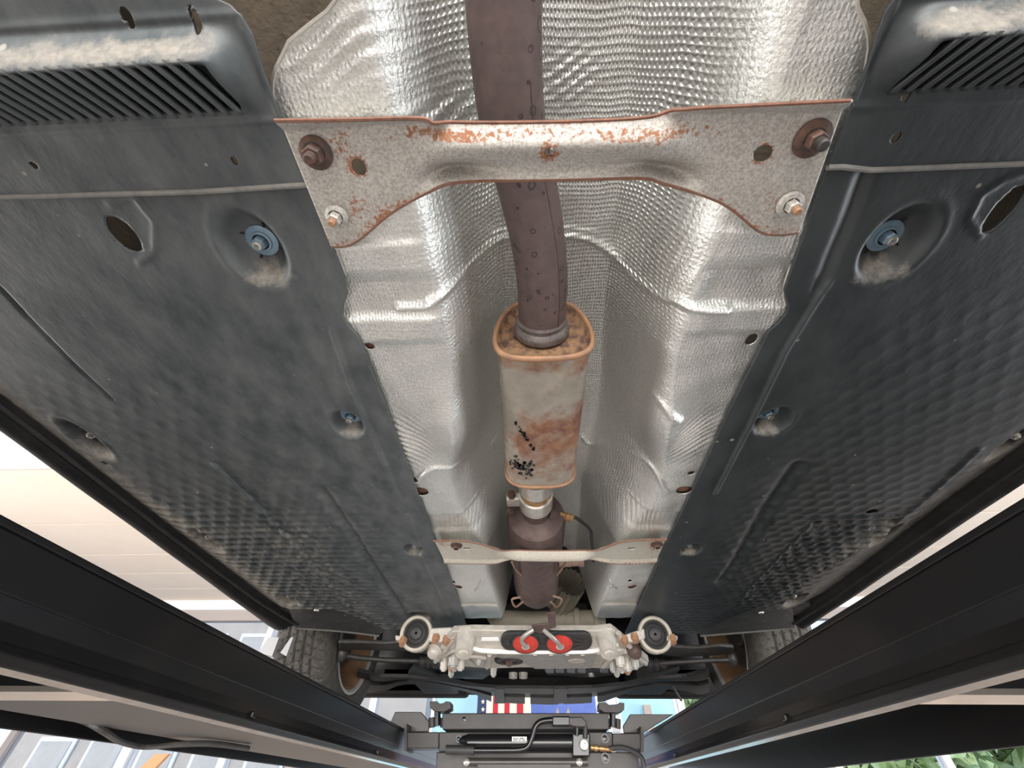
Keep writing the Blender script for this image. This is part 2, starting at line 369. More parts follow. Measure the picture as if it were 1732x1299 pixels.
bn = thing('banner','blue banner with two tan peaked shapes hanging beside the striped flag','banner')
xa=P(898,1198,d=DB)[0]; xb=P(1008,1198,d=DB)[0]
MB().box(xa,xb,DB,DB+.012,z0,CH-.002).go('cloth', mblu, bn, smooth=False)
for c in (943,961):
    pts=[P(c-5,1212,d=DB-.004),P(c+5,1212,d=DB-.004),P(c,1196,d=DB-.004)]
    MB().hexa(pts,[p+np.array([0,.006,0]) for p in pts]).go('tan_peak', m_taup, bn, smooth=False)
def bluep(x0,x1,label):
    t = thing('sign_board',label,'sign')
    a=P(x0,1150,d=DB+.3); c=P(x1,1235,d=DB+.3)
    MB().box(a[0],c[0],DB+.3,DB+.33,FL,a[2]).go('board', m_blue, t, smooth=False)
    MB().box(a[0]-.03,a[0],DB+.28,DB+.33,FL,a[2]).go('frame_edge', m_beam, t, smooth=False); MB().box(c[0],c[0]+.03,DB+.28,DB+.33,FL,a[2]).go('frame_edge', m_beam, t, smooth=False)
bluep(741,806,'light blue board by the front window left of the flag')
bluep(1012,1030,'narrow light blue board just right of the blue banner')
bluep(1042,1148,'wide light blue board behind the right end of the lift jack')
tag(MB().box(*(lambda a,c:(a[0],c[0],DB+.2,DB+.25,FL,a[2]))(P(1088,1192,d=DB+.2),P(1108,1235,d=DB+.2))).go('locker', m_taup, smooth=False),'narrow tan locker in front of the wide blue board','locker')
tag(MB().pp([(262,1275),(285,1275),(262,1299),(232,1330),(205,1330)],WD-.4,.05).go('orange_post', m_orange, smooth=False),'orange painted post leaning by the left windows','post')
# ================================================================ CAR BODY ABOVE
H = .39
body = thing('car_floor_pan','dusty tan painted floor pan of the car above heat shield and plastic panels','car body')
MB().box(-.72,.80,-.9,1.25,.60,.62).go('floor_sheet', m_body, body, smooth=False)
for sx,x0,x1 in ((-1,-.60,-.34),(1,.42,.68)):
    MB().box(x0,x1,-.9,-.03,.47,.60).go('frame_rail', m_body, body, smooth=False, bevel=.01)
MB().box(-.64,.70,1.25,2.60,.66,.68).go('engine_bay_cover', m_dark, body, smooth=False)
MB().box(-.80,.86,1.25,1.27,.585,.66).go('bulkhead', m_dark, body, smooth=False)
MB().box(-.84,-.76,-.9,1.35,.47,.62).go('side_wall', m_dark, body, smooth=False)
MB().box(.82,.90,-.9,1.35,.47,.62).go('side_wall', m_dark, body, smooth=False)
for s,xx in ((-1,-.92),(1,.94)):
    # fender skin around the wheel arch
    V=[];Fc=[];n=24
    for k in range(n+1):
        a=math.pi*k/n; V.append((xx,1.98-.36*math.cos(a),.50+.36*math.sin(a)-.02)); V.append((xx,1.98-.5*math.cos(a) if 0<k<n else (1.40 if k==0 else 2.62),.9 if 3<k<n-3 else .5+.42*math.sin(a)))
        if k: b0=2*k-2; Fc.append((b0,b0+1,b0+3,b0+2))
    o=mk('fender_skin',V,Fc,m_dark,body); s_=o.modifiers.new('s','SOLIDIFY'); s_.thickness=.01
# ================================================================ HEAT SHIELD
XC = .045
def lin(y, ys, vs): return np.interp(y, ys, vs)
def shield_base(X, Y):
    u = np.abs(X-XC)
    Wo = lin(Y,[-.2,.1,.2,.35,.5,.62,.75,.9,1.05,1.35],[.165,.16,.15,.145,.165,.19,.19,.155,.165,.15])
    Wi = lin(Y,[-.2,.1,.35,.55,.9,1.35],[.06,.065,.075,.09,.08,.09])
    top = lin(Y,[-.2,.2,.45,.9,1.35],[.125,.135,.165,.165,.16])
    t = np.clip((Wo-u)/(Wo-Wi),0,1); t = t*t*(3-2*t)
    Z = H+.0075+top*t
    # bulge lobes on the walls between resonator and front brace
    for s in (-1,1):
        Z -= .022*np.exp(-((X-XC-s*.150)/.035)**2-((Y-.50)/.07)**2)
        Z += .016*np.exp(-((X-XC-s*.165)/.030)**2-((Y-.66)/.10)**2)
        Z -= .012*np.exp(-((X-XC-s*.115)/.03)**2-((Y-.86)/.10)**2)
    return Z
def hit(px, py):
    z=.42
    for _ in range(25):
        p=P(px,py,z=z); z=.5*z+.5*float(shield_base(np.array(p[0]),np.array(p[1])))
    return p
ny,nx = 820,420
Sg,Tg = np.meshgrid(np.linspace(0,1,ny),np.linspace(0,1,nx),indexing='ij')
xL_ = [P(a_,b_,z=H)[:2] for a_,b_ in ((566,-14),(560,-2),(520,28),(480,60),(462,92),(450,120),(450,160),(470,215))]
xR_ = [P(a_,b_,z=H)[:2] for a_,b_ in ((1462,-14),(1466,0),(1480,30),(1487,60),(1480,110),(1470,160),(1432,240))]
inLp = [P(a_,b_,z=H)[:2] for a_,b_ in ((520,310),(553,395),(583,475),(580,530),(615,590),(650,680),(700,815),(740,925),(770,1000),(790,1062))]
inRp = [P(a_,b_,z=H)[:2] for a_,b_ in ((1400,280),(1362,390),(1330,480),(1330,530),(1285,590),(1230,700),(1178,815),(1125,925),(1090,1000),(1062,1062))]
Ybase = -.13+(1.385+.13)*Sg
pl_ = [(float(q[0]),float(q[1])) for q in xL_]+[(float(q[0])-.006,float(q[1])) for q in inLp]
pr_ = [(float(q[0]),float(q[1])) for q in xR_]+[(float(q[0])+.006,float(q[1])) for q in inRp]
def edge_(pl, Y): pl = sorted(pl,key=lambda q:q[1]); return np.interp(Y,[q[1] for q in pl],[q[0] for q in pl])
XLg = edge_(pl_,Ybase); XRg = edge_(pr_,Ybase)
XLg = np.where(Ybase<xL_[0][1], xL_[0][0], XLg); XRg = np.where(Ybase<xR_[0][1], xR_[0][0], XRg)
Xg = XLg+(XRg-XLg)*Tg
uu = np.abs(Xg-XC); yend_ = np.interp(uu,[0,.06,.10,.14,.30],[1.24,1.28,1.37,1.42,1.42]); Yg = -.13+(yend_+.13)*Sg
Zg = shield_base(Xg,Yg)
def ridge(pts, w, h):
    global Zg
    pl=[hit(*p) for p in pts]; pl=smooth_path(pl,4); D=pdist(Xg,Yg,pl); Zg = Zg - h*np.exp(-(D/w)**2)
ridge([(1225,520),(1150,510),(1110,495),(1060,455),(1010,410),(985,400),(940,397),(860,398),(840,405),(800,440),(745,500),(720,518),(675,522)],.0048,.0080)
ridge([(1010,392),(960,386),(860,388),(835,396)],.003,.003)
ridge([(700,815),(735,790),(790,768),(825,758),(838,740)],.0045,.006)
ridge([(985,738),(1000,750),(1050,757),(1090,775),(1110,800),(1125,830)],.0045,.006)
ridge([(1105,665),(1125,690),(1148,712)],.006,.005)
ridge([(805,1000),(815,980)],.003,.004); ridge([(1030,980),(1042,998)],.003,.004)
fl_ = 1-sstep(.13,.16,.29-np.abs(Xg-XC))     # 1 on the flat flanges
flat = sstep(.135,.165,np.abs(Xg-XC))
def step(y0,y1,h,soft=.006,side=0):
    global Zg
    ya=P(640,y0,z=H)[1]; yb=P(640,y1,z=H)[1]
    s = sstep(ya-soft,ya+soft,Yg)*(1-sstep(yb-soft*1.6,yb+soft*1.6,Yg)); Zg = Zg - h*s*flat
step(414,470,.0050,.005); step(480,540,-.004,.004); step(543,585,.0050,.005); step(880,905,-.004); step(1000,1030,-.004)
# dents, wrinkles
def wr(x0,y0,sx,sy,amp,kx,ky):
    global Zg
    g=np.exp(-((Xg-x0)/sx)**2-((Yg-y0)/sy)**2); Zg = Zg + amp*g*np.sin(kx*(Xg-x0)+ky*(Yg-y0)+2*np.sin(60*(Xg-x0))+1.5*np.sin(45*(Yg-y0)+30*(Xg-x0)))
p=hit(965,130); wr(p[0],p[1],.025,.020,.0022,180,520)
p=hit(760,185); wr(p[0],p[1],.04,.012,.004,40,330)
p=hit(640,70); wr(p[0]-.04,p[1],.05,.02,.0016,120,420)
p=hit(690,750); wr(p[0],p[1],.03,.05,.0014,-500,420)
p=hit(1160,740); wr(p[0],p[1],.03,.05,.0016,500,420)
p=hit(1120,430); wr(p[0],p[1],.03,.02,.0014,600,100)
p=hit(790,890); wr(p[0],p[1],.03,.05,.0012,700,100)
p=hit(1080,880); wr(p[0],p[1],.03,.05,.0012,700,-100)
Zg += .0012*np.sin(31*Xg+7)*np.sin(23*Yg+2)+.0008*np.sin(90*Xg+40*Yg)*np.sin(70*Yg-35*Xg)
u = np.abs(Xg-XC)
keep = np.ones(Xg.shape,bool)
holes=[]
for (a,b,rx,ry) in ((624,587,.006,.006),(1273,577,.007,.009),(703,813,.006,.006),(1170,803,.006,.006),(1066,985,.005,.007),(767,987,.004,.007),(711,834,.014,.014),(1158,832,.014,.014),(774,996,.012,.018),(1071,996,.012,.018),(604,282,.016,.016),(1293,260,.016,.016)):
    q=P(a,b,z=H+.004); holes.append((q[0],q[1],rx,ry,0))
emb = .10+.90*sstep(.02,.10,Zg-H); emb *= 1-.35*sstep(.25,.45,Yg); emb = np.maximum(emb,.08)
shield = thing('heat_shield','silver embossed aluminium heat shield lining the centre tunnel above the exhaust','heat shield')
und_ = np.minimum(Xg-edge_([(float(q[0]),float(q[1])) for q in inLp],Yg), edge_([(float(q[0]),float(q[1])) for q in inRp],Yg)-Xg)
Zg = np.where((und_<.004)&(Yg>.13), np.maximum(Zg,H+.0035), Zg)
hf('shield_sheet', Xg,Yg,Zg, m_shield, shield, holes, thick=.0015, keep=keep, attr=emb)
for col_ in (0,-1): MB().tube([(Xg[i,col_],Yg[i,col_],Zg[i,col_]) for i in range(0,260,4)],.0014,6).go('rolled_edge', m_sil, shield)
for i,(a,b) in enumerate(((711,834),(1158,832),(774,996),(1071,996),(624,587))):
    q=P(a,b,z=H+.004); o=MB().lathe((q[0],q[1],H+.012),(0,0,1),[(0,.0001),(0,.010),(.002,.017),(.003,.018)],20).go('rusty_washer', m_rust, shield)
# ================================================================ UNDERBODY PANELS
inL = [P(a,b,z=H) for a,b in ((470,175),(520,310),(553,395),(583,475),(587,497),(583,512),(578,522),(580,535),(590,552),(605,568),(615,590),(650,680),(700,815),(740,925),(770,1000),(790,1062))]
inR = [P(a,b,z=H) for a,b in ((1425,190),(1400,280),(1362,390),(1335,465),(1326,492),(1330,505),(1334,515),(1330,530),(1315,548),(1300,560),(1285,590),(1230,700),(1178,815),(1125,925),(1090,1000),(1062,1062))]
def side_panel(side):
    L = side<0
    inn = inL if L else inR
    seam = (P(300,318,z=H)[1]+.0) if L else P(1500,278,z=H)[1]
    yend = P(650,1066,z=H)[1] if L else P(1200,1072,z=H)[1]
    ny,nx = 470,240
    yout = P(560,1031,z=H)[1] if L else P(1290,1032,z=H)[1]
    Sg_ = np.linspace(0,1,ny)[:,None]; T = np.linspace(0,1,nx)[None,:]
    yE_ = np.interp(T,[0,.56,.70,1],[yend,yend,yout,yout]); Y = (seam-.012)+Sg_*(yE_-(seam-.012))
    xin = np.interp(Y,[p[1] for p in inn],[p[0] for p in inn])
    if L: xo = np.interp(Y,[0,.45,1.0,1.25,1.40,1.6],[-.762,-.762,-.775,-.78,-.72,-.70])
    else: xo = np.interp(Y,[0,.45,1.0,1.25,1.40,1.6],[.79,.79,.80,.80,.735,.72])
    X = xin*(1-T)+xo*T
    s = -1 if L else 1
    Z = np.full(X.shape,H)
    # dimples (hexagonal rows)
    px_,py_ = .030,.026
    ax = np.abs(X)
    row = np.floor(Y/py_); xo_ = (row%2)*.5
    lx_ = (X/px_+xo_)%1-.5; ly_ = (Y/py_)%1-.5
    dm = np.clip(1-(lx_**2+ly_**2)*4.2,0,1)
    amp = .0006+.0009*sstep(.5,.85,Y)
    if L: zone = sstep(.30,.42,Y)*sstep(.28,.36,ax)
    else: zone = sstep(.20,.34,Y)*sstep(.36,.44,ax)
    # strongly pressed field toward front outside
    fld = [(-.32,.92),(-.46,.70),(-.62,.62),(-.73,.75),(-.73,1.22),(-.50,1.38),(-.44,1.3)] if L else [q[:2] for q in PL(((1265,1000),(1380,877),(1520,873),(1500,905),(1375,975),(1335,1010),(1250,1025)),H)]
    # outer edge chamfer curving upward
    Z = Z + .020*sstep(.70,.80,ax)**1.2
    G = inpoly(X,Y,fld).astype(float)*1.3 if not L else 1.5*sstep(.58,.85,Y+.25*(ax-.5))*sstep(.40,.50,ax)
    Z = Z + amp*dm*zone*(1+1.3*G)*(1-sstep(.74,.77,ax))
    if not L:
        D = pdist(X,Y,[fld[6],fld[0],fld[1],fld[2]]); Z = Z - .0022*np.exp(-(D/.0035)**2)
    def rd(pts,wd,h,z=H):
        nonlocal Z
        D = pdist(X,Y,PL(pts,z)); Z = Z - h*np.exp(-(D/wd)**2)
    if L:
        rd(((562,560),(592,650),(632,740),(672,835)),.003,.0025)
        rd(((0,487),(60,550),(120,610),(190,675)),.0018,-.003)
        rd(((362,785),(440,860),(520,945),(592,1030)),.003,.004)
        rd(((545,830),(600,910),(650,990),(700,1062)),.012,-.008)
        rd(((690,870),(716,950),(760,1040)),.004,.003)
        rd(((185,345),(225,330),(262,375),(262,425),(235,445)),.0025,.0015)
    else:
        rd(((1402,480),(1380,510),(1330,590),(1270,715),(1210,835)),.003,.003)
        rd(((1462,300),(1440,360),(1405,440),(1385,490)),.007,-.004)
        rd(((1350,790),(1300,860),(1240,960),(1222,985)),.013,-.009)
        rd(((1660,400),(1640,370),(1660,330),(1700,305),(1740,290)),.0025,.0015)
        rd(((1655,760),(1560,850),(1490,905)),.006,.004)
        rd(((1350,870),(1400,868)),.002,.001)
    cups = [(433,418,.046,.034),(589,714,.033,.026),(700,926,.032,.024),(150,740,.055,.022),(350,912,.060,.020),(487,1012,.06,.026),(712,1040,.05,.04)] if L else \
           [(1512,410,.044,.034),(1305,708,.034,.028),(1168,926,.032,.024),(1722,742,.060,.022),(1498,905,.055,.022),(1345,1012,.06,.026)]
    cz = []
    for a,b,ry,rx in cups:
        q = P(a,b,z=H+.006); r = np.hypot((X-q[0])/rx,(Y-q[1])/ry)
        # deep flat floor, steep inner wall
        skew = (X-q[0])/rx*s
        Z = np.maximum(Z, H+.022*(1-sstep(.55+.12*skew*0,1.0,r))) if False else Z+.022*(1-sstep(.45,1.0,r))
        Z = Z - .0008*np.exp(-((r-1.08)/.10)**2)
        cz.append(q)
    dust_and_light = .42*sstep(.66,.75,ax)*(1 if L else .8)+.22*G/1.5+.03*dm*zone  # light on the outer chamfer painted as pale tone, with dust further in
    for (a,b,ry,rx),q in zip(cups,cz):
        dust_and_light = dust_and_light+.45*np.exp(-((Y-q[1]-ry*.72)/(ry*.32))**2-((X-q[0])/(rx*.9))**2)  # light caught by each cup's far rim, painted in the dust tone
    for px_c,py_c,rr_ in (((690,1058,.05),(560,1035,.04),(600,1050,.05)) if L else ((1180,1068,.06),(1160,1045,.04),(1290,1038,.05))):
        q=P(px_c,py_c,z=H); dust_and_light = dust_and_light+.5*np.exp(-((X-q[0])**2+(Y-q[1])**2)/rr_**2)*(rng.rand(*X.shape)**6>.3)
    hl = []
    if L:
        q=P(210,397,z=H); hl=[(q[0],q[1],.0130,.0185,-.0)]
        for a,b in ((512,788),): q=P(177,784,z=H); hl.append((q[0],q[1],.004,.006,0))
    else:
        q=P(1697,355,z=H); hl=[(q[0],q[1],.010,.022,0)]; q=P(1474,866,z=H); hl.append((q[0],q[1],.012,.009,0))
    Z = Z + .0009*np.sin(14*X+3)*np.sin(9*Y+1)
    # lip along the inner edge
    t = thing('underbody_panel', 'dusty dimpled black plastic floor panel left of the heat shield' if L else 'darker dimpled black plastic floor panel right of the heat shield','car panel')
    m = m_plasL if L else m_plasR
    hf('panel_sheet', X,Y,Z,m,t,hl,thick=.0028,attr=dust_and_light)
    for i,(a,b,ry,rx) in enumerate(cups):
        if i==6: continue
        q=cz[i]; zz=H+.0225; outer = i>2
        c=(q[0],q[1],zz-.001)
        rn = MB(); R1=.0165 if not outer else .009
        rn.lathe(c,(0,0,-1),[(0,R1),(.0016,R1),(.0022,R1*.93),(.0022,R1*.66),(.004,R1*.62),(.0045,R1*.5)],28)
        for k in range(4 if not outer else 0): pass
        f_=rn.go('clip_washer', m_zinc if not outer else m_sil, t)
        hx = MB().lathe((c[0],c[1],c[2]-.003),(0,0,-1),[(0,.0072),(.007,.0072),(.0085,.0062)],6,True).go('hex_nut', m_zinc if not outer else m_sil, f_, smooth=False)
        hx.parent=t
        MB().lathe((c[0],c[1],c[2]-.009),(0,0,-1),[(0,.0046),(.005,.0046),(.0055,.0038),(.0055,.0022),(.002,.002)],14).go('stud', m_sil, t)
        if not outer:
            for k in range(4):
                an=k*math.pi/2+.5; p0=np.array([c[0]+.013*math.cos(an),c[1]+.013*math.sin(an),c[2]+.0005]); p1=np.array([c[0]+.021*math.cos(an),c[1]+.021*math.sin(an),c[2]-.002])
                MB().tube([p0,p1],.0013,6).go('clip_tab', m_plasD, t)
    return t
side_panel(-1); side_panel(1)
# rear louvred panels
def louvre_panel(side):
    L = side<0
    t = thing('louvred_panel', 'black plastic panel with raised slanted louvres at upper left' if L else 'black plastic panel with raised slanted louvres at upper right','car panel')
    m = m_plasL if L else m_plasR
    seam = (lambda x: np.interp(x,[-.60,-.30,-.24,-.19],[P(0,325,z=H)[1]]+[P(a,b,z=H)[1] for a,b in ((420,316),(470,312),(520,308))])) if L else (lambda x: np.interp(x,[.25,.275,.30,.60],[P(a,b,z=H)[1] for a,b in ((1400,278),(1440,277),(1470,283),(1732,273))]))
    if L:
        inn=[P(a,b,z=H-.003) for a,b in ((330,-14),(366,-2),(390,8),(412,28),(430,60),(445,110),(470,180),(500,255),(522,312))]; xo=-.70
    else:
        inn=[P(a,b,z=H-.003) for a,b in ((1530,-20),(1508,0),(1495,20),(1480,60),(1462,120),(1440,180),(1418,235),(1398,285))]; xo=.76
    ny,nx=210,420
    T=np.linspace(0,1,nx)[None,:]; S=np.linspace(0,1,ny)[:,None]
    y0=inn[0][1]
    y1=inn[-1][1]; Yc=y0+(y1-y0)*S
    xi=np.interp(Yc[:,0],[p[1] for p in inn],[p[0] for p in inn])[:,None]
    X=xi*(1-T)+xo*T; ys=seam(X); Y=y0+(ys-y0)*S
    if L: Y = Y + (-.010*T)*(1-S)           # rear edge drifts backwards
    Z=np.full(X.shape,H-.004)
    # raised scoop
    if L: xa=P(365,120,z=.37)[0]; ya,yb=[P(200,v,z=.366)[1] for v in (58,116)]; yc,yd=[P(200,v,z=.385)[1] for v in (200,218)]
    else: xa=P(1548,120,z=.37)[0]; ya,yb=[P(1640,v,z=.366)[1] for v in (8,66)]; yc,yd=[P(1640,v,z=.385)[1] for v in (148,172)]
    sx = (xa-X) if L else (X-xa)
    sc = sstep(-.022,.006,sx)
    prof = sstep(ya-.004,yb,Y)*(1-sstep(yb,yc+.004,Y)**1.0)
    Z = Z - .026*sc*prof
    # recess behind the slats
    rec = sstep(-.004,.004,sx-.004)*sstep(yb-.002,yb+.004,Y)*(1-sstep(yc-.006,yc,Y))
    Z = Z + .020*rec
    D = np.abs(np.maximum(-sx-.025,np.maximum(ya-.006-Y,Y-yd))); Z = Z-.0012*np.exp(-(D/.003)**2)
    hl=[]
    pts=((216,30,.0042,.0060),(332,33,.0034,.0080),(57,280,.0035,.003),(397,272,.003,.0035)) if L else ((1516,233,.004,.004),(1540,150,.004,.009))
    for a,b,rx,ry in pts:
        q=P(a,b,z=H-.004); hl.append((q[0],q[1],rx,ry,0))
    dust_and_light=.42*np.exp(-((Y-(ya+yb)/2)/((yb-ya)*.42))**2)*sstep(-.02,.01,sx)+.05  # scoop wall paled: some dust, and the light falling on it painted in
    hf('panel_sheet',X,Y,Z,m,t,hl,thick=.0028,attr=dust_and_light)
    # seam lip
    V=[];
    pth=[(x,float(seam(x))+.001,H-.0035) for x in np.linspace(inn[-1][0],xo,40)]
    MB().tube(pth,.0026,8).go('seam_lip', m_seam, t)
    # slats
    n=31 if L else 28; pitch=.0108
    for k in range(n):
        xk = xa-.010-k*pitch if L else xa+.008+k*pitch
        V=[];Fc=[];ns=12
        for i in range(ns+1):
            q=i/ns; y=yb-.004+(yc-yb+.006)*q
            zt = H-.004-.026*(1-q)**1.05*(1 if q>0 else 1)
            sh=(-.012 if L else .012)*(q-.5)*-1
            for (dx,dz) in ((-.0024,.001),(.0016,-.0006),(.0050,.012),(.0014,.012)):
                V.append((xk+sh+(dx if not L else -dx), y, zt+dz-(.0015*math.sin(math.pi*min(1,q*8)/2))))
        for i in range(ns):
            for j in range(4): Fc.append((i*4+j,i*4+(j+1)%4,(i+1)*4+(j+1)%4,(i+1)*4+j))
        Fc += [(0,1,2,3),(ns*4,ns*4+1,ns*4+2,ns*4+3)]
        mk('louvre_slat',V,Fc,m,t)
louvre_panel(-1); louvre_panel(1)
# ---------------------------------------------------------------- sills (rocker panels)
def sill(side):
    L=side<0
    t=thing('side_sill','black rocker sill along the left edge of the car' if L else 'black rocker sill along the right edge of the car','car panel')
    s=-1 if L else 1; off=0 if L else .0
    ysn=np.linspace(.0-.5,1.47,60)
    xin=np.interp(ysn,[0,.5,1.0,1.25,1.47],[.735,.748,.768,.772,.755] if L else [.785,.788,.795,.80,.79])
    xou=np.interp(ysn,[-.5,0,1.42],[.765,.768,.842] if L else [.808,.812,.838])
    prof=[(0,.425),(0,.405),(.2,.394),(.45,.388),(.55,.381),(.8,.378),(1,.382),(1.06,.395),(1.15,.43),(1.25,.50),(1.15,.55),(0,.55)]
    V=[];n=len(prof)
    for y,a,b in zip(ysn,xin,xou):
        for p,z in prof: V.append((s*(a+(b-a)*p),y,z+.0004*math.sin(y*23+p*3)))
    Fc=[(i*n+k,i*n+(k+1)%n,(i+1)*n+(k+1)%n,(i+1)*n+k) for i in range(len(ysn)-1) for k in range(n)]+[tuple(range(n)),tuple(range((len(ysn)-1)*n,len(ysn)*n))]
    mk('sill_skin',V,Fc,m_plasD,t,auto=50)
    # pinch flange and clips
    MB().tube([(s*(a+.012),y,.392) for y,a in zip(ysn,xin)],.004,6).go('pinch_flange',m_plasD,t)
    yy=1.32; 
    MB().box(*sorted((s*.73,s*.80)),yy,yy+.10,.40,.45).go('sill_end_bracket',m_plasD,t,bevel=.008)
    return t
sill(-1); sill(1)
# wheel-arch closing panels ahead of the floor panels
def closing(side):
    L=side<0
    pts=((488,1026),(604,1024),(650,1068),(640,1075),(600,1070),(560,1066),(498,1062)) if L else ((1222,1026),(1340,1028),(1345,1062),(1260,1069),(1185,1075),(1180,1068))
    t=thing('closing_panel','chipped black plastic closing panel behind the left front tyre' if L else 'chipped black plastic closing panel behind the right front tyre','car panel')
    a=PL(pts,H+.004); MB().prism(a,.006).go('panel_sheet',m_chip,t,smooth=False,bevel=.002)
    lip=[a[i] for i in ((3,4,5,6) if L else (2,3,4))]
    MB().tube(smooth_path([p+np.array([0,.004,.006]) for p in lip],5),.009,8).go('rolled_lip',m_seam,t)
    q=P(533,1032,z=H) if L else P(1290,1036,z=H)
    MB().lathe((q[0],q[1]+.01,H+.003),(0,0,-1),[(0,.008),(.003,.007),(.004,.0001)],14).go('push_rivet',m_sil,t)
    # dull chalky chip patch
closing(-1); closing(1)
# ================================================================ REAR TUNNEL BRACE
def brace(name,label,topl,botl,z0,zoff,holes,rustf,ny,nx,thick,mt=None):
    tp=smooth_path([np.array([*P(a,b,z=z0)[:2]]) for a,b in topl],6); bt=smooth_path([np.array([*P(a,b,z=z0)[:2]]) for a,b in botl],6)
    def res(pl,n):
        pl=np.array(pl); s=np.r_[0,np.cumsum(np.hypot(*np.diff(pl,axis=0).T))]; q=np.linspace(0,s[-1],n); return np.stack([np.interp(q,s,pl[:,0]),np.interp(q,s,pl[:,1])],1)
    A=res(tp,nx); B=res(bt,nx); S=np.linspace(0,1,ny)[:,None]
    # match by x fraction
    X=A[:,0][None,:]*(1-S)+B[:,0][None,:]*S; Y=A[:,1][None,:]*(1-S)+B[:,1][None,:]*S
    T=np.repeat(np.linspace(0,1,nx)[None,:],ny,0); Z=z0+zoff(X,Y,T,np.repeat(S,nx,1))
    t=thing(name,label,'brace')
    hf('brace_plate',X,Y,Z,mt or m_galv,t,holes,thick=thick,attr=rustf(X,Y,T,np.repeat(S,nx,1)))
    for row,r in ((0,.0016),(-1,.0014)):
        MB().tube([(X[row,i],Y[row,i],Z[row,i]+.0008) for i in range(0,nx,3)],r,6).go('rusted_edge',m_rust,t)
    return t,X,Y,Z
ZB=.383
def rz(X,Y,T,S):
    c=np.clip(1-np.abs(T-.5)/.30,0,1); mid=sstep(.05,.45,c)          # 1 in the bar
    z=-.011*mid*np.exp(-((S-.35)/.26)**2)+.017*sstep(.0,.3,c)*(np.exp(-((T-.29)/.075)**2)+np.exp(-((T-.70)/.085)**2))*np.exp(-((S-.80)/.13)**2)
    z+= -.009*(1-sstep(.0,.09,S))*sstep(.08,.5,1-mid)              # upturned rear flange
    z+= -.003*mid*sstep(.85,1,S); 
    return z
def rr(X,Y,T,S):
    r=np.full(X.shape,.10)
    r=np.maximum(r,.30-np.minimum(S,9)*4.0*.9); e=np.abs(T-.5)
    r=np.where(S>.86,np.maximum(r,.10+.22*sstep(.86,1,S)*sstep(.16,.3,e)),r)
    for (tx,s0,wx,ws,a) in ((.30,.20,.10,.10,.24),(.67,.25,.12,.12,.22),(.45,.12,.25,.12,.16),(.08,.72,.05,.15,.22),(.15,.9,.06,.1,.16),(.93,.75,.04,.15,.2),(.09,.22,.04,.2,.2),(.55,.4,.5,.3,.06)):
        r=r+a*np.exp(-((T-tx)/wx)**2-((S-s0)/ws)**2)
    for a,b in ((607,283),(1291,260),(928,254)):
        q=P(a,b,z=ZB); d=np.hypot(X-q[0],Y-q[1]); r=r+.30*np.exp(-(d/.0095)**4)
    return r
hq=[P(a,b,z=ZB) for a,b in ((607,283),(928,254),(1291,260))]
tb,_,_,_=brace('rear_tunnel_brace','galvanised rust-edged cross brace bolted over the tunnel, the larger rear one',
   ((472,200),(600,198),(715,196),(742,205),(850,207),(1000,204),(1100,197),(1150,181),(1250,175),(1432,166)),
   ((560,418),(585,417),(610,404),(660,362),(720,328),(780,308),(940,303),(1080,301),(1120,310),(1200,335),(1240,356),(1285,392),(1320,398),(1352,394)),
   ZB,rz,[(hq[0][0],hq[0][1],.0062,.0070,0),(hq[1][0],hq[1][1],.0045,.0050,0),(hq[2][0],hq[2][1],.0082,.0066,.25)],rr,110,420,.0025)
def bolt(px,py,z,rw,rh,rs,ls,mw,mb,par,hexn='hex_nut',tilt=0):
    q=P(px,py,z=z)
    MB().lathe((q[0],q[1],z),(0,0,-1),[(0,rw),(.002,rw),(.0035,rw*.9),(.0045,rh*1.1)],28).go('bolt_washer',mw,par)
    MB().lathe((q[0],q[1],z-.004),(0,0,-1),[(0,rh),(.007,rh),(.0085,rh*.85)],6,True).go(hexn,mw,par,smooth=False)
    MB().lathe((q[0],q[1],z-.012),(0,0,-1),[(0,rs),(ls,rs),(ls+.0015,rs*.7)],14,True).go('stud_end',mb,par)
bolt(535,258,ZB-.001,.0135,.0085,.0048,.006,m_rustbolt,m_rustbolt,tb)
bolt(1373,234,ZB-.001,.0145,.0080,.0048,.007,m_rustbolt,m_arm,tb)
bolt(570,365,ZB-.001,.0105,.0062,.0034,.005,m_galv,m_resrim,tb)
bolt(1335,345,ZB-.001,.0115,.0062,.0036,.005,m_galv,m_resrim,tb)
# ================================================================ FRONT TUNNEL BRACE
ZF=.383
def fz(X,Y,T,S):
    mid=1-sstep(.13,.24,np.abs(T-.5)); return -.013*mid*np.sin(np.pi*np.clip(S,0,1))-.006*(1-mid)*(np.exp(-(S/.10)**2))-.004*(1-mid)*sstep(.85,.97,S)
def fr(X,Y,T,S):
    mid=1-sstep(.13,.24,np.abs(T-.5)); r=.16-.3*mid*0-.10*mid
    return r+.20*(1-sstep(0,.12,S))*(1-mid)+.14*sstep(.8,.95,S)*(1-mid)*np.where(T>.5,1,.4)+.2*np.exp(-((T-.03)/.03)**2-((S-.2)/.2)**2)+.28*np.exp(-((T-.97)/.03)**2-((S-.3)/.3)**2)
fh=[P(a,b,z=ZF) for a,b in ((790,928),(840,937),(1068,928))]
fb,_,_,_=brace('front_tunnel_brace','slim cream galvanised cross brace with rusty ends under the catalytic converter',
   ((733,911),(780,911),(815,917),(850,929),(870,931),(930,932),(990,931),(1015,926),(1045,914),(1075,910),(1127,908)),
   ((752,950),(790,951),(835,951),(853,947),(875,945),(930,946),(1000,945),(1015,947),(1040,951),(1080,951),(1110,949)),
   ZF,fz,[(fh[0][0],fh[0][1],.008,.006,0),(fh[2][0],fh[2][1],.008,.006,0)],fr,40,200,.003,m_galvw)
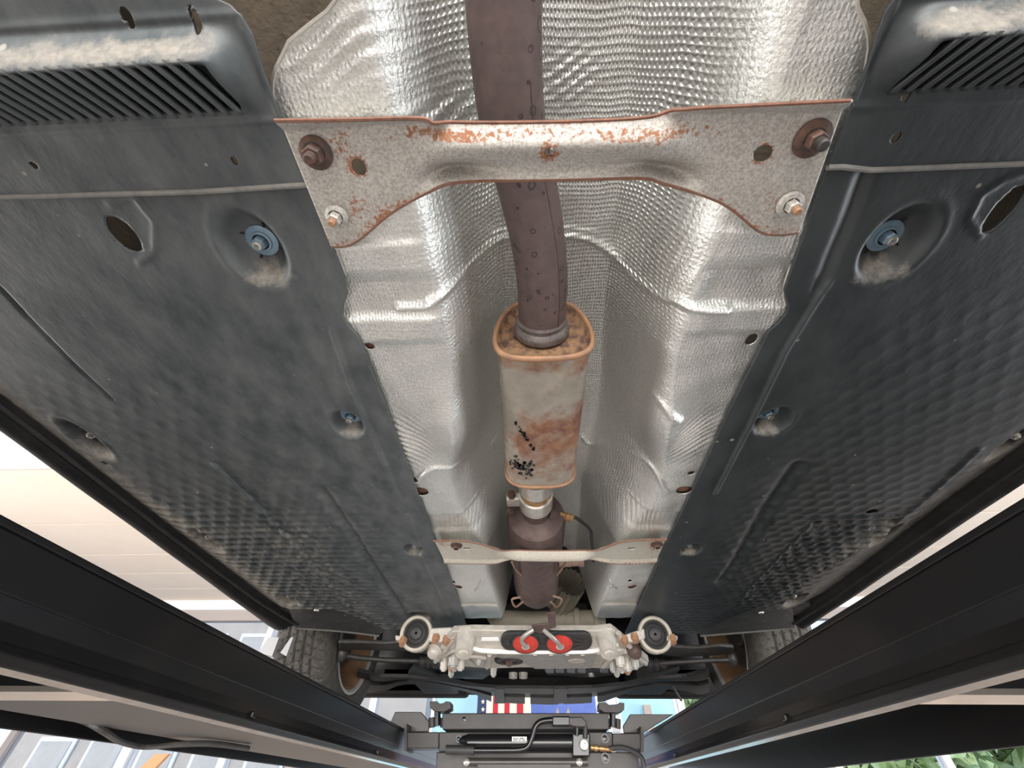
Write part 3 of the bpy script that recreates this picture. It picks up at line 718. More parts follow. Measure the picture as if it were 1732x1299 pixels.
MB().lathe((*P(772,922,z=ZF)[:2],ZF),(0,0,-1),[(0,.013),(.003,.012),(.005,.006),(.009,.005)],18).go('rusty_bolt',m_rustbolt,fb)
MB().lathe((*P(1111,920,z=ZF)[:2],ZF),(0,0,-1),[(0,.013),(.003,.012),(.005,.006),(.009,.005)],18).go('rusty_bolt',m_rustbolt,fb)
# ================================================================ EXHAUST
exh=thing('exhaust_pipe','brown heat-tinted exhaust pipe curving down into the resonator','exhaust')
ZP=.458
cl=[(850,-90),(851,-30),(853,40),(857,110),(862,170),(872,235),(888,300),(903,370),(913,430),(917,480),(917,515),(916,548)]
pp=smooth_path([P(a,b,z=ZP) for a,b in cl],6); yR=P(920,613,z=.385)[1]
MB().tube(pp,.0315,40).go('pipe_tube',m_pipe,exh)
# weld seam along the pipe
sm=[p+np.array([.020,0,-.0240]) for p in pp[20:]]
MB().tube(sm,.0010,6).go('weld_seam',m_cat,exh)
# resonator
res=thing('resonator','rust-stained steel resonator silencer with rolled orange rim in the tunnel','silencer')
rcx=P(921,600,z=.40)[0]; yF=P(912,828,z=.388)[1]
def sec(k,n=64,inset=0.):
    # rounded trapezoid: wide low side, narrower top
    a=2*math.pi*k/n+math.pi/2*0; c,s=math.cos(a),math.sin(a)
    e=2.0/3.1; x=abs(c)**e*(1 if c>=0 else -1); z=abs(s)**e*(1 if s>=0 else -1)
    wd=.0715*(1-.20*(z+1)/2*1.0-.10*max(0,z)); hh=.066
    return np.array([x*(wd-inset), z*(hh-inset)])
def loft(stations,name,mt,par,attrf=None,n=64,cap=False):
    V=[];A=[]
    for (y,ins) in stations:
        for k in range(n):
            q=sec(k,n,ins); V.append((rcx+q[0]+ (y-yR)*(-.012),y,.456+q[1]-0*.0)); A.append(attrf(V[-1]) if attrf else 0)
    m=len(stations); Fc=[(i*n+k,i*n+(k+1)%n,(i+1)*n+(k+1)%n,(i+1)*n+k) for i in range(m-1) for k in range(n)]
    if cap: Fc+=[tuple(range(n)),tuple(range((m-1)*n,m*n))]
    return mk(name,V,Fc,mt,par,attr=A if attrf else None)
def ra(v):
    t=(v[1]-yR)/(yF-yR); x=(v[0]-rcx)/.07
    return .22*math.exp(-((t-.05)/.05)**2)+.30*math.exp(-((t-.56)/.22)**2)*(1 if x>-.6 else .4)+.12*math.exp(-((t-.85)/.1)**2)+.06
loft([(yR+.004+(yF-yR-.006)*i/60,.0035) for i in range(61)],'resonator_shell',m_reson,res,ra)
def rimring(y0,mt,r,ins,name):
    V=[];n=96;m=10
    for k in range(n):
        q=sec(k,n,ins); nn=q/np.linalg.norm(q)
        for j in range(m):
            a=2*math.pi*j/m; V.append((rcx+q[0]+nn[0]*r*math.cos(a)+(y0-yR)*(-.012),y0+r*1.2*math.sin(a),.456+q[1]+nn[1]*r*math.cos(a)))
    Fc=[(k*m+j,k*m+(j+1)%m,((k+1)%n)*m+(j+1)%m,((k+1)%n)*m+j) for k in range(n) for j in range(m)]
    return mk(name,V,Fc,mt,res)
rimring(yR,m_resrim,.0038,.0015,'rolled_rim'); rimring(yF,m_resrim,.0028,.0022,'rolled_rim')
loft([(yR+.013,.066),(yR+.011,.045),(yR+.010,.02),(yR+.009,.010),(yR+.001,.006),(yR-.002,.004)],'rear_end_cap',m_rescap,res)
loft([(yF-.006,.066),(yF-.006,.02),(yF,.004)],'front_end_cap',m_rescap,res)
pe=pp[-1]
MB().lathe((pe[0],yR-.018,pe[2]),(0,1,0),[(0,.0315),(.004,.0335),(.007,.0320),(.010,.0325),(.014,.0365),(.018,.0380),(.024,.0375),(.030,.030)],40).go('neck_weld',m_weld,res)
# soot patch: small dark flakes on the underside of the shell
V=[];Fc=[]
for k in range(130):
    if k<80: fx=-.5+rng.normal()*.16; ft=.80+rng.normal()*.035
    else: fx=-.62+rng.rand()*.45; ft=.42+.22*(fx+.62)/.45+rng.normal()*.012
    if abs(fx)>.8: continue
    q=None
    x=fx*.066; 
    # find z on the lower side
    best=min((abs(sec(j,128,.0035)[0]-x),j) for j in range(66,127)); q=sec(best[1],128,.0031)
    y=yR+(yF-yR)*ft; r=.0012+rng.rand()*.0022*(1.3 if k<80 else .6); b=len(V); c=np.array([rcx+x+(y-yR)*(-.012),y,.456+q[1]-.0004])
    ang=rng.rand()*6; n6=6
    for j in range(n6):
        a=ang+j*math.pi/3; V.append(c+np.array([r*math.cos(a)*(.7+.5*rng.rand()),r*1.2*math.sin(a)*(.7+.5*rng.rand()),0]))
    Fc.append(tuple(range(b,b+n6)))
o=mk('soot_flakes',V,Fc,m_rub,res,False); o['kind']='stuff'
# front section: neck pipe, clamp, converter
fx=P(907,870,z=.42)[0]; zc=.452
cat=thing('catalytic_converter','dark brown catalytic converter with neck pipe between the resonator and the crossmember','exhaust')
y0=yF-.004; yS=P(907,925,z=zc-.062)[1]-.045
MB().lathe((fx,0,zc),(0,1,0),[(y0,.029),(yS+.004,.029),(yS+.010,.033)],36).go('neck_pipe',m_cat,cat)
yE=P(905,1027,z=zc-.06)[1]
MB().lathe((fx,0,zc),(0,1,0),[(yS+.006,.030),(yS+.012,.050),(yS+.020,.062),(yS+.035,.067),(yS+.14,.067),(yS+.15,.0655)],48).go('converter_shell',m_cat,cat)
MB().lathe((fx,0,zc),(0,1,0),[(yS+.15,.0655),(yE-.16,.0645),(yE-.05,.064),(yE-.045,.066)],48).go('converter_sleeve',m_cat,cat)
MB().lathe((fx,0,zc),(0,1,0),[(yE-.045,.066),(yE,.064),(yE+.05,.050),(yE+.10,.030),(yE+.13,.024)],48).go('converter_cone',m_cat,cat)
MB().tube(smooth_path([(fx,yE+.12,zc),(fx,yE+.2,zc+.03),(fx+.02,yE+.26,zc+.12)],6),.026,20).go('down_pipe',m_cat,cat)
def hook(pts,z):
    MB().tube(smooth_path([P(a,b,z=z) for a,b in pts],4),.003,8).go('shield_clip',m_hook,cat)
hook(((866,950),(872,962),(882,972)),.40); hook(((958,950),(950,962),(942,972)),.40)
hook(((880,1010),(866,1014),(872,1026),(884,1018)),.385); hook(((936,1008),(950,1014),(942,1026),(932,1018)),.385)
clp=thing('exhaust_clamp','silver sleeve clamp with bronze band joining resonator and converter neck','clamp')
yc=P(907,830,z=zc-.034)[1]
ycE=P(907,878,z=zc-.036)[1]; dy=(ycE-yc)
MB().lathe((fx,0,zc),(0,1,0),[(yc-.004,.030),(yc-.004,.0355),(yc+dy*.38,.0355),(yc+dy*.40,.0325)],40).go('sleeve',m_sil,clp)
MB().lathe((fx,0,zc),(0,1,0),[(yc+dy*.40,.0325),(yc+dy*.62,.0325)],40).go('bronze_band',m_brz,clp)
MB().lathe((fx,0,zc),(0,1,0),[(yc+dy*.60,.0325),(yc+dy*.62,.0360),(yc+dy,.0360),(yc+dy+.002,.031)],40).go('sleeve',m_sil,clp)
q=P(866,846,z=zc)
MB().box(q[0]-.012,q[0]+.022,q[1]-.014,q[1]+.020,zc-.006,zc+.012).go('clamp_lug',m_sil,clp,bevel=.004)
MB().lathe((q[0],q[1]-.016,zc),(0,-1,0),[(0,.009),(.01,.009),(.011,.007)],6,True).go('clamp_bolt',m_rustbolt,clp)
MB().lathe((q[0]-.004,q[1]+.028,zc-.006),(0,0,-1),[(0,.007),(.008,.007)],6,True).go('clamp_bolt',m_rustbolt,clp)
# oxygen sensor
sen=thing('oxygen_sensor','brass-banded exhaust sensor with black cable plugged into the neck pipe','sensor')
a=P(935,868,z=zc); a=np.array([fx+.026,a[1],zc]); ax_=_n(P(990,880,z=zc)-P(938,870,z=zc))
MB().lathe(a,ax_,[(0,.018),(.012,.018),(.020,.014)],20,True).go('threaded_boss',m_cat,sen)
MB().lathe(a,ax_,[(.020,.0085),(.026,.0085),(.027,.0095),(.033,.0095),(.034,.008),(.040,.008),(.041,.0095),(.047,.0095),(.048,.008),(.052,.008),(.053,.009),(.060,.009)],20,True).go('sensor_body',m_brz,sen)
e=a+ax_*.060
MB().tube(smooth_path([e,e+np.array([.012,.003,0]),P(997,895,z=zc),P(1001,915,z=zc),P(1004,950,z=zc+.02)],6),[.004]*25,8,True).go('cable',m_rub,sen)
q=P(965,955,z=.42); sen2=thing('oxygen_sensor','small tan sensor plug beside the converter just below the front brace','sensor')
MB().lathe(P(945,952,z=.42),(1,.02,0),[(0,.010),(.03,.010),(.032,.008),(.05,.008),(.051,.0095),(.062,.0095)],16,True).go('sensor_body',m_hook,sen2)
# striped boot (driveshaft joint)
bt=thing('driveshaft_boot','ribbed silver foil sleeve at an angle beside the converter','sleeve')
A=P(946,1020,z=.47); B_=P(972,975,z=.50); ax2=_n(B_-A); V=[];n=72
m_rib=mat('foil_sleeve',(.50,.47,.38),(.36,.33,.26),40,rough=.35,metal=.6)
for i in range(8):
    t=i/7*.13
    for k in range(n):
        r=.046+(.002 if k%4<2 else -.002); an=2*math.pi*k/n; u1=_n(np.cross(ax2,[0,0,1.])); u2=np.cross(ax2,u1); V.append(A+ax2*t+r*(math.cos(an)*u1+math.sin(an)*u2))
mk('ribbed_sleeve',V,[(i*n+k,i*n+(k+1)%n,(i+1)*n+(k+1)%n,(i+1)*n+k) for i in range(7) for k in range(n)]+[tuple(range(n))],m_rib,bt,False)
MB().lathe(A-ax2*.012,ax2,[(0,.030),(.004,.044),(.016,.048)],40,True).go('end_ring',m_cat,bt)
# beige cross pipe
bp=thing('coolant_crosspipe','beige ribbed crosswise duct behind the catalytic converter','pipe')
yb=P(920,1052,z=.42)[1]
pa=[P(836,1030,z=.44),P(841,1044,z=.425),P(870,1049,z=.42),P(940,1049,z=.42),P(1000,1048,z=.42),P(1018,1046,z=.425)]
MB().tube(smooth_path(pa,5),.029,16).go('duct',m_beige,bp)
for px in (975,1008): q=P(px,1048,z=.42); MB().lathe(q,(1,0,0),[(-.01,.031),(-.008,.035),(.008,.035),(.01,.031)],20).go('duct_collar',m_beige,bp)
# ================================================================ SUBFRAME
sub=thing('front_subframe','cream cast aluminium front subframe with ribs and bolts','subframe')
ZS=.3097; NS=_n(np.array([0,-.45,-1.]))
def at(a,b,off=0.):                           # point on the sloped rear face (upper rows) or on the flat underside
    v=R3@_ray(a,b)
    if b<=1100: return v*(.946/(v[2]+.45*v[1]))+NS*off
    return v*(ZS/v[2])+np.array([0,0,-off])
def slab(pts,off,th,name,mt,par,bevel=.003):
    A=[at(a,b,off) for a,b in pts]; n=NS if max(q[1] for q in pts)<=1100 else np.array([0,0,-1.])
    return MB().hexa(A,[p-n*th for p in A]).go(name,mt,par,smooth=False,bevel=bevel)
slab([(766,1068),(800,1066),(850,1067),(1010,1067),(1035,1064),(1060,1084),(1074,1100),(738,1100),(748,1086)],0,.02,'rear_face',m_alu,sub)
slab([(738,1100.5),(1074,1100.5),(1098,1120),(1085,1129),(1050,1132),(1000,1130),(880,1129),(835,1131),(790,1128),(745,1124),(733,1112)],0,.02,'underside_plate',m_alu,sub)
MB().tube(smooth_path([at(a,b,.004) for a,b in ((775,1092),(800,1094),(815,1098),(860,1100),(930,1100),(1000,1099),(1020,1093),(1045,1088))],4),.006,8).go('front_rib',m_beam,sub)
slab([(832,1103),(1010,1103),(1000,1127),(905,1128),(885,1118),(840,1108)],.006,.006,'grey_pad',m_alug,sub,.002)
for px in (905,932,959,985): slab([(px-3,1101),(px+3,1101),(px+1.5,1107),(px-1.5,1107)],.012,.012,'rib_tooth',m_alug,sub,0)
def boss(a,b,r,h,mt,name='bolt_boss',n=18,off=0.,prof=None,par=None,ax=None):
    c=at(a,b,off); ax=ax if ax is not None else (NS if b<=1100 else np.array([0,0,-1.]))
    return MB().lathe(c,ax,prof or [(-.01,r*1.25),(h*.3,r),(h,r*.9),(h,r*.55),(h+.004,r*.5)],n,True).go(name,mt,par or sub,smooth=n>8)
boss(975,1114,.03,.002,m_alu,'oval_boss',off=.006,prof=[(0,.027),(.002,.025),(.002,.001)])
slab([(815,1078),(843,1078),(845,1083),(813,1083)],.003,.004,'raised_slot',m_beam,sub,.001)
MB().lathe(at(861,1115,.002),(0,0,-1),[(0,.046),(.006,.043),(.006,.026),(.001,.024)],28).go('drain_ring',m_rub,sub)
boss(861,1117,.013,.012,m_rustbolt,'rusty_bolt',6)
for (a,b,r,h,m_) in ((788,1078,.026,.05,m_alu),(1025,1078,.026,.05,m_alu),(768,1107,.016,.03,m_alug),(780,1113,.013,.03,m_alu),(770,1121,.012,.02,m_alug),(1047,1106,.014,.03,m_alu),(1060,1114,.016,.03,m_alu),(1035,1116,.011,.03,m_alug),(752,1114,.012,.03,m_alu),(1072,1110,.012,.03,m_alug),(1050,1124,.012,.02,m_alu),(810,1110,.010,.02,m_alug)):
    boss(a,b,r,h,m_)
for pts in (((748,1106),(770,1097),(800,1098)),((760,1121),(790,1107),(822,1109)),((824,1126),(828,1104)),((1020,1125),(1040,1104),(1060,1098)),((1010,1101),(1050,1096),(1080,1108)),((1066,1092),(1070,1104),(1092,1120)),((800,1122),(778,1100)),((737,1116),(752,1098),(764,1080)),((1045,1068),(1052,1082),(1066,1092)),((762,1070),(757,1084),(748,1092))):
    MB().tube(smooth_path([at(a,b,.004) for a,b in pts],4),.007,8).go('cast_rib',m_alu,sub)
for (a,b) in ((765,1122),(764,1132),(1042,1131),(1060,1127),(835,1131)):
    boss(a,b,.011,.018,m_resrim if a in (765,1060) else m_alug,'subframe_bolt',6,off=.002)
# exhaust hanger
hg=thing('rubber_hanger','black rubber exhaust hanger plate with two red discs on the subframe','hanger')
pts=[(862-15*math.sin(math.pi*k/10),1079.5-14.5*math.cos(math.pi*k/10)) for k in range(11)]+[(986+15*math.sin(math.pi*k/10),1079.5+14.5*math.cos(math.pi*k/10)) for k in range(11)]
slab(pts,.012,.012,'rubber_plate',m_rub,hg,.003)
for px in (889,946):
    c=at(px,1081,.012)
    MB().lathe(c,NS,[(0,.041),(.003,.041),(.004,.038)],32,True).go('disc_rim',m_rub,hg)
    MB().lathe(c,NS,[(.002,.036),(.004,.036),(.007,.024),(.010,.018),(.011,.012)],32,True).go('red_disc',m_red,hg)
    MB().lathe(c,NS,[(.010,.012),(.013,.0115),(.014,.006)],18,True).go('metal_eye',m_sil,hg)
for a,b in (((906,1070),(914,1084)),((930,1070),(920,1084)),((905,1068),(930,1068)),((966,1072),(990,1080)),((966,1082),(992,1082)),((968,1090),(988,1084))):
    MB().tube([at(*a,.013),at(*b,.013)],.0022,6).go('moulded_rib',m_rub,hg)
for px in (858,990): MB().lathe(at(px,1081,.012),NS,[(0,.012),(.004,.011),(.005,.004)],16,True).go('plate_boss',m_rub,hg)
hr=thing('hanger_rods','bent steel hanger rods hooked from the converter bracket into the red rubber discs','bracket')
MB().tube(smooth_path([at(890,1079,.026),at(883,1069,.03),at(886,1060,.03),at(902,1054,.02)],6),.0062,10).go('hanger_rod',m_weldl,hr)
MB().tube(smooth_path([at(947,1079,.026),at(941,1069,.03),at(931,1060,.03),at(918,1054,.02)],6),.0062,10).go('hanger_rod',m_weldl,hr)
slab([(898,1048),(928,1044),(930,1054),(914,1062),(904,1058)],.02,.005,'rod_bracket',m_cat,hr,.002)
slab([(925,1028),(938,1026),(940,1052),(928,1054)],.018,.005,'rod_bracket',m_cat,hr,.002)
# bushing brackets: ring axes lean back towards the tunnel
def bush(side):
    L=side<0
    t=thing('arm_bushing','cast ring bracket with black rubber bushing at the left end of the subframe' if L else 'cast ring bracket with black rubber bushing at the right end of the subframe','bushing')
    cx,cy_=(704,1071) if L else (1108,1073); s=-1 if L else 1; d=1.36
    q=P(cx,cy_,d=d); ax=_n(np.array([-.10*s,-1,-.15])); e1=_n(np.cross(ax,[0,0,1.])); e2=np.cross(e1,ax)
    MB().lathe(q,ax,[(-.05,.046),(0,.047),(.003,.044),(.003,.038),(0,.036),(-.05,.036)],40).go('cast_ring',m_cast,t,auto=40)
    MB().lathe(q,ax,[(-.03,.0365),(-.004,.036),(-.001,.030),(-.006,.027),(-.002,.018),(.004,.016),(.006,.010),(.006,.004),(0,.003)],32,False).go('rubber_bushing',m_rub,t)
    pts=((668,1074),(686,1076),(688,1084),(669,1083)) if L else ((1126,1074),(1146,1074),(1147,1082),(1128,1084))
    MB().pp(pts,d,.03).go('bracket_ear',m_alu if L else m_alug,t,smooth=False,bevel=.003)
    pts=((727,1062),(764,1060),(768,1080),(745,1086),(725,1084)) if L else ((1048,1076),(1090,1062),(1092,1080),(1070,1086),(1050,1086))
    MB().pp(pts,d,.04).go('bracket_arm',m_alu,t,smooth=False,bevel=.004)
    for a,b in (((737,1081),(755,1084),(681,1086)) if L else ((1056,1084),(1074,1080),(1138,1082))):
        MB().lathe(P(a,b,d=d-.002),(0,-.5,-1),[(-.01,.012),(.003,.011),(.004,.008),(.011,.008)],6,True).go('bracket_bolt',m_resrim,t,smooth=False)
    a,b=((732,1106) if L else (1076,1106)); w_=P(a,b,d=1.40)
    MB().lathe(w_,(0.2*s,-.5,-.8),[(-.03,.020),(-.012,.022),(-.010,.019),(0,.018),(.006,.014),(.008,.006)],24,True).go('ball_joint',m_alu if L else m_cat,t)
bush(-1); bush(1)
# ---------------------------------------------------------------- suspension arms, tie rods
def susp(side):
    L=side<0
    n='left' if L else 'right'
    t=thing('wishbone','black pressed steel control arm between %s bushing and wheel'%n,'suspension arm')
    pts=((572,1088),(600,1088),(650,1090),(700,1085),(722,1095),(725,1108),(690,1102),(640,1101),(600,1100),(575,1104)) if L else ((1242,1096),(1220,1094),(1180,1098),(1140,1096),(1118,1083),(1105,1092),(1118,1108),(1150,1112),(1200,1110),(1242,1106))
    MB().prism(PL(pts,.380),.014).go('arm_pressing',m_arm,t,smooth=False,bevel=.006)
    pts=((578,1108),(610,1113),(660,1117),(735,1118)) if L else ((1240,1116),(1200,1117),(1150,1120),(1100,1123))
    r=thing('tie_rod','thin %s steering tie rod beneath the control arm'%n,'rod')
    MB().tube([P(a,b,z=.372) for a,b in pts],.009,12).go('rod',m_arm,r)
    q=P(*pts[0],z=.372); MB().lathe(q,(0,0,-1),[(-.02,.018),(.0,.02),(.012,.014),(.02,.008)],16,True).go('rod_end',m_arm,r)
    e=P(*pts[-1],z=.372); MB().lathe(e,(-1 if L else 1,0,0),[(-.01,.020),(.0,.024),(.012,.017),(.024,.023),(.036,.016),(.05,.02),(.06,.012)],20,True).go('bellows',m_rub,r)
    # anti roll / liner shapes in the dark
    l=thing('wheel_arch_liner','dark plastic wheel arch liner inside the %s front wheel'%n,'car panel')
    sx=-1 if L else 1; x0=sx*.44+.03; x1=sx*.90+.03
    V=[];Fc=[];k=20
    for i in range(k+1):
        a=math.pi*(-.02+1.04*i/k); 
        for x in (x0,x1): V.append((x,1.98-.42*math.cos(a),.47+.38*math.sin(a)))
        if i: b0=2*i-2; Fc.append((b0,b0+1,b0+3,b0+2))
    o=mk('liner_shell',V,Fc,m_plasD,l); mm=o.modifiers.new('s','SOLIDIFY'); mm.thickness=.006
    MB().box(*sorted((sx*.42+.03,sx*.60+.03)),2.25,2.59,.375,.46).go('liner_box',m_plasD,l,smooth=False,bevel=.01)
susp(-1); susp(1)
# ---------------------------------------------------------------- wheels
def wheel(side):
    L=side<0
    t=thing('car_wheel','left front wheel with worn grooved tyre and silver rim seen from inside' if L else 'right front wheel with worn grooved tyre and silver rim seen from inside','wheel')
    s=-1 if L else 1; xi=(-.735 if L else .765); Wt=.215; yc=1.97; Rt=.318; zc=.183+Rt
    # tyre grid
    nu,nv=360,64; V=np.zeros((nu,nv,3))
    th=np.linspace(0,2*math.pi,nu,endpoint=False)[:,None]; v=np.linspace(0,1,nv)[None,:]
    # profile: inner bead -> sidewall -> tread -> sidewall
    pr=np.array([(.012,.205),(.000,.225),(-.006,.26),(.002,.29),(.018,.309),(.035,.3155),(.1075,.318),(.180,.3155),(.197,.309),(.213,.29),(.221,.26),(.215,.225),(.203,.205)])
    d=np.r_[0,np.cumsum(np.hypot(*np.diff(pr,axis=0).T))]; d/=d[-1]
    # concentrate samples in the tread
    vv=np.linspace(0,1,nv); xx=np.interp(vv,[0,.2,.8,1],[0,d[3],d[9],1]); a=np.interp(xx,d,pr[:,0])[None,:]; rad=np.interp(xx,d,pr[:,1])[None,:]
    rad=np.repeat(rad,nu,0); A=np.repeat(a,nu,0); TH=np.repeat(th,nv,1)
    tread=(A>.020)&(A<.195)
    g=np.zeros(A.shape)
    for gx in (.062,.0935,.1225,.154): g=np.maximum(g,(np.abs(A-gx)<.0042)*1.0)
    ph=(TH*66/(2*math.pi)+A*14*np.where(A<.1075,1,-1))%1
    g=np.maximum(g,(ph<.14)*.8*tread)
    rad=rad-.007*g*tread
    V[...,0]=xi+s*A; V[...,1]=yc+rad*np.cos(TH); V[...,2]=zc+rad*np.sin(TH)
    idx=np.arange(nu*nv).reshape(nu,nv); nx_=np.roll(idx,-1,0); Q=np.stack([idx[:,:-1],nx_[:,:-1],nx_[:,1:],idx[:,1:]],-1).reshape(-1,4)
    if not L: Q=Q[:,::-1]
    o=mk('tyre',V.reshape(-1,3),Q.astype(np.int32),m_tyre,t,True)
    o.data.set_sharp_from_angle(angle=math.radians(30))
    MB().lathe((xi,yc,zc),(s,0,0),[(.012,.200),(.004,.208),(.004,.216),(.012,.220),(.022,.212),(.020,.200)],80).go('rim_lip',m_rim,t)
    MB().lathe((xi,yc,zc),(s,0,0),[(.012,.201),(.03,.192),(.08,.180),(.17,.182)],80).go('rim_barrel',m_barrel,t)
    MB().lathe((xi,yc,zc),(s,0,0),[(.16,.182),(.165,.10),(.15,.0001)],60).go('rim_face',m_rim,t)
    MB().lathe((xi,yc,zc),(s,0,0),[(.085,.05),(.085,.140),(.108,.140),(.108,.05)],60).go('brake_disc',m_barrel,t)
    MB().lathe((xi,yc,zc),(s,0,0),[(.075,.0001),(.070,.10),(.072,.125),(.076,.13)],40).go('backing_plate',m_arm,t)
    MB().box(*sorted((xi+s*.02,xi+s*.15)),yc-.15,yc-.06,zc-.075,zc+.075).go('brake_caliper',m_arm,t,bevel=.01)
wheel(-1); wheel(1)
# ================================================================ ENGINE / FRONT UNDERTRAY
eng=thing('engine_sump','dark ribbed engine sump and gearbox casing just ahead of the subframe','engine')
MB().box(-.18,.24,1.98,2.40,.475,.62).go('sump_block',m_dark,eng,smooth=False,bevel=.01)
MB().prism(PL(((918,1131),(1040,1131),(1036,1142),(1000,1147),(925,1142)),.40),.05).go('sump_pan',m_plasD,eng,smooth=False,bevel=.005)
for px in (930,947,966,984,1022): MB().prism(PL(((px-7,1131),(px+7,1131),(px+7,1139),(px-7,1138)),.392),.01).go('sump_rib',mat('sump_grey%d'%px,(.17,.19,.21),rough=.5) if px==930 else bpy.data.materials['sump_grey930'],eng,smooth=False,bevel=.003)
MB().lathe(P(1000,1139,z=.385),(0,0,-1),[(0,.012),(.01,.012)],12,True).go('drain_plug',m_sil,eng)
MB().prism(PL(((728,1132),(840,1134),(830,1142),(818,1150),(745,1147)),.40),.05).go('gearbox_cover',m_plasR,eng,smooth=False,bevel=.01)
for px in (868,885): MB().lathe(P(px,1138,z=.40),(0,0,-1),[(0,.02),(.02,.018),(.022,.01)],16,True).go('mount_bolt',m_alu,eng)
tr=thing('front_undertray','black plastic front undertray with slotted bumper edge','car panel')
ZU=.355
outer=[(604,1168),(628,1172),(655,1168),(672,1160),(692,1157),(735,1160),(780,1168),(805,1175),(830,1187),(870,1190),(930,1192),(985,1190),(1020,1187),(1045,1178),(1065,1172),(1110,1165),(1135,1167),(1165,1170),(1185,1176),(1200,1170)]
inner=[(604,1135),(640,1145),(690,1146),(735,1150),(790,1160),(840,1164),(930,1165),(1000,1164),(1060,1158),(1110,1148),(1160,1145),(1200,1135)]
def resn(pl,n):
    pl=np.array(pl,float); q=np.linspace(pl[0,0],pl[-1,0],n); return [(a,float(np.interp(a,pl[:,0],pl[:,1]))) for a in q]
n=64; oo=resn(outer,n); ii=resn(inner,n); mid=[(a,b+(c[1]-b)*.18) for (a,b),c in zip(ii,oo)]
def strip(a,b,z,h,name,mt,par,sel=lambda i:True):
    A=PL(a,z);B=PL(b,z); V=[];Fc=[]
    for p,q in zip(A,B): V+= [p,q,p+np.array([0,0,h]),q+np.array([0,0,h])]
    for i in range(len(A)-1):
        if sel(i):
            o=i*4; Fc+=[(o,o+1,o+5,o+4),(o+2,o+6,o+7,o+3),(o,o+4,o+6,o+2),(o+1,o+3,o+7,o+5)]
    return mk(name,V,Fc,mt,par,False)
lo=[(a,c[1]-(c[1]-b)*.42) for (a,b),c in zip(ii,oo)]; hi=[(a,b+(c[1]-b)*.30) for (a,b),c in zip(ii,oo)]
isin=lambda i:(820<oo[i][0]<1012)
strip(ii,hi,ZU,.012,'tray_rear_band',m_plasD,tr); strip(hi,lo,ZU+.01,.012,'tray_middle_band',m_plasR,tr)
strip(lo,oo,ZU,.012,'tray_front_band',m_plasD,tr,lambda i: not (isin(i) and i%6==0))
for x0,x1 in ((838,852),(938,958)): MB().prism(PL(((x0,1166),(x1,1166),(x1+2,1190),(x0-2,1190)),ZU-.008),.01).go('tray_strut',m_rub,tr,smooth=False)
MB().prism(PL(((700,1128),(745,1150),(800,1160),(780,1166),(720,1152),(690,1140)),ZU+.01),.012).go('tray_brace',m_plasR,tr,smooth=False)
MB().prism(PL(((1060,1158),(1120,1142),(1150,1132),(1140,1148),(1080,1166)),ZU+.01),.012).go('tray_brace',m_plasR,tr,smooth=False)
MB().tube([P(1137,1160,z=ZU),P(1152,1184,z=ZU+.0)],.006,6).go('hanging_tab',m_rub,tr)
for s in (-1,1):
    MB().box(*sorted((.03+s*.38,.03+s*.97)),2.60,2.70,.372,.62).go('bumper_corner',m_dark,tr,smooth=False,bevel=.02)
MB().box(-.80,.86,2.60,2.72,.392,.66).go('bumper_back',m_dark,tr,smooth=False)
MB().box(-.37,.43,2.08,2.60,.45,.47).go('tray_ceiling',m_dark,tr,smooth=False)
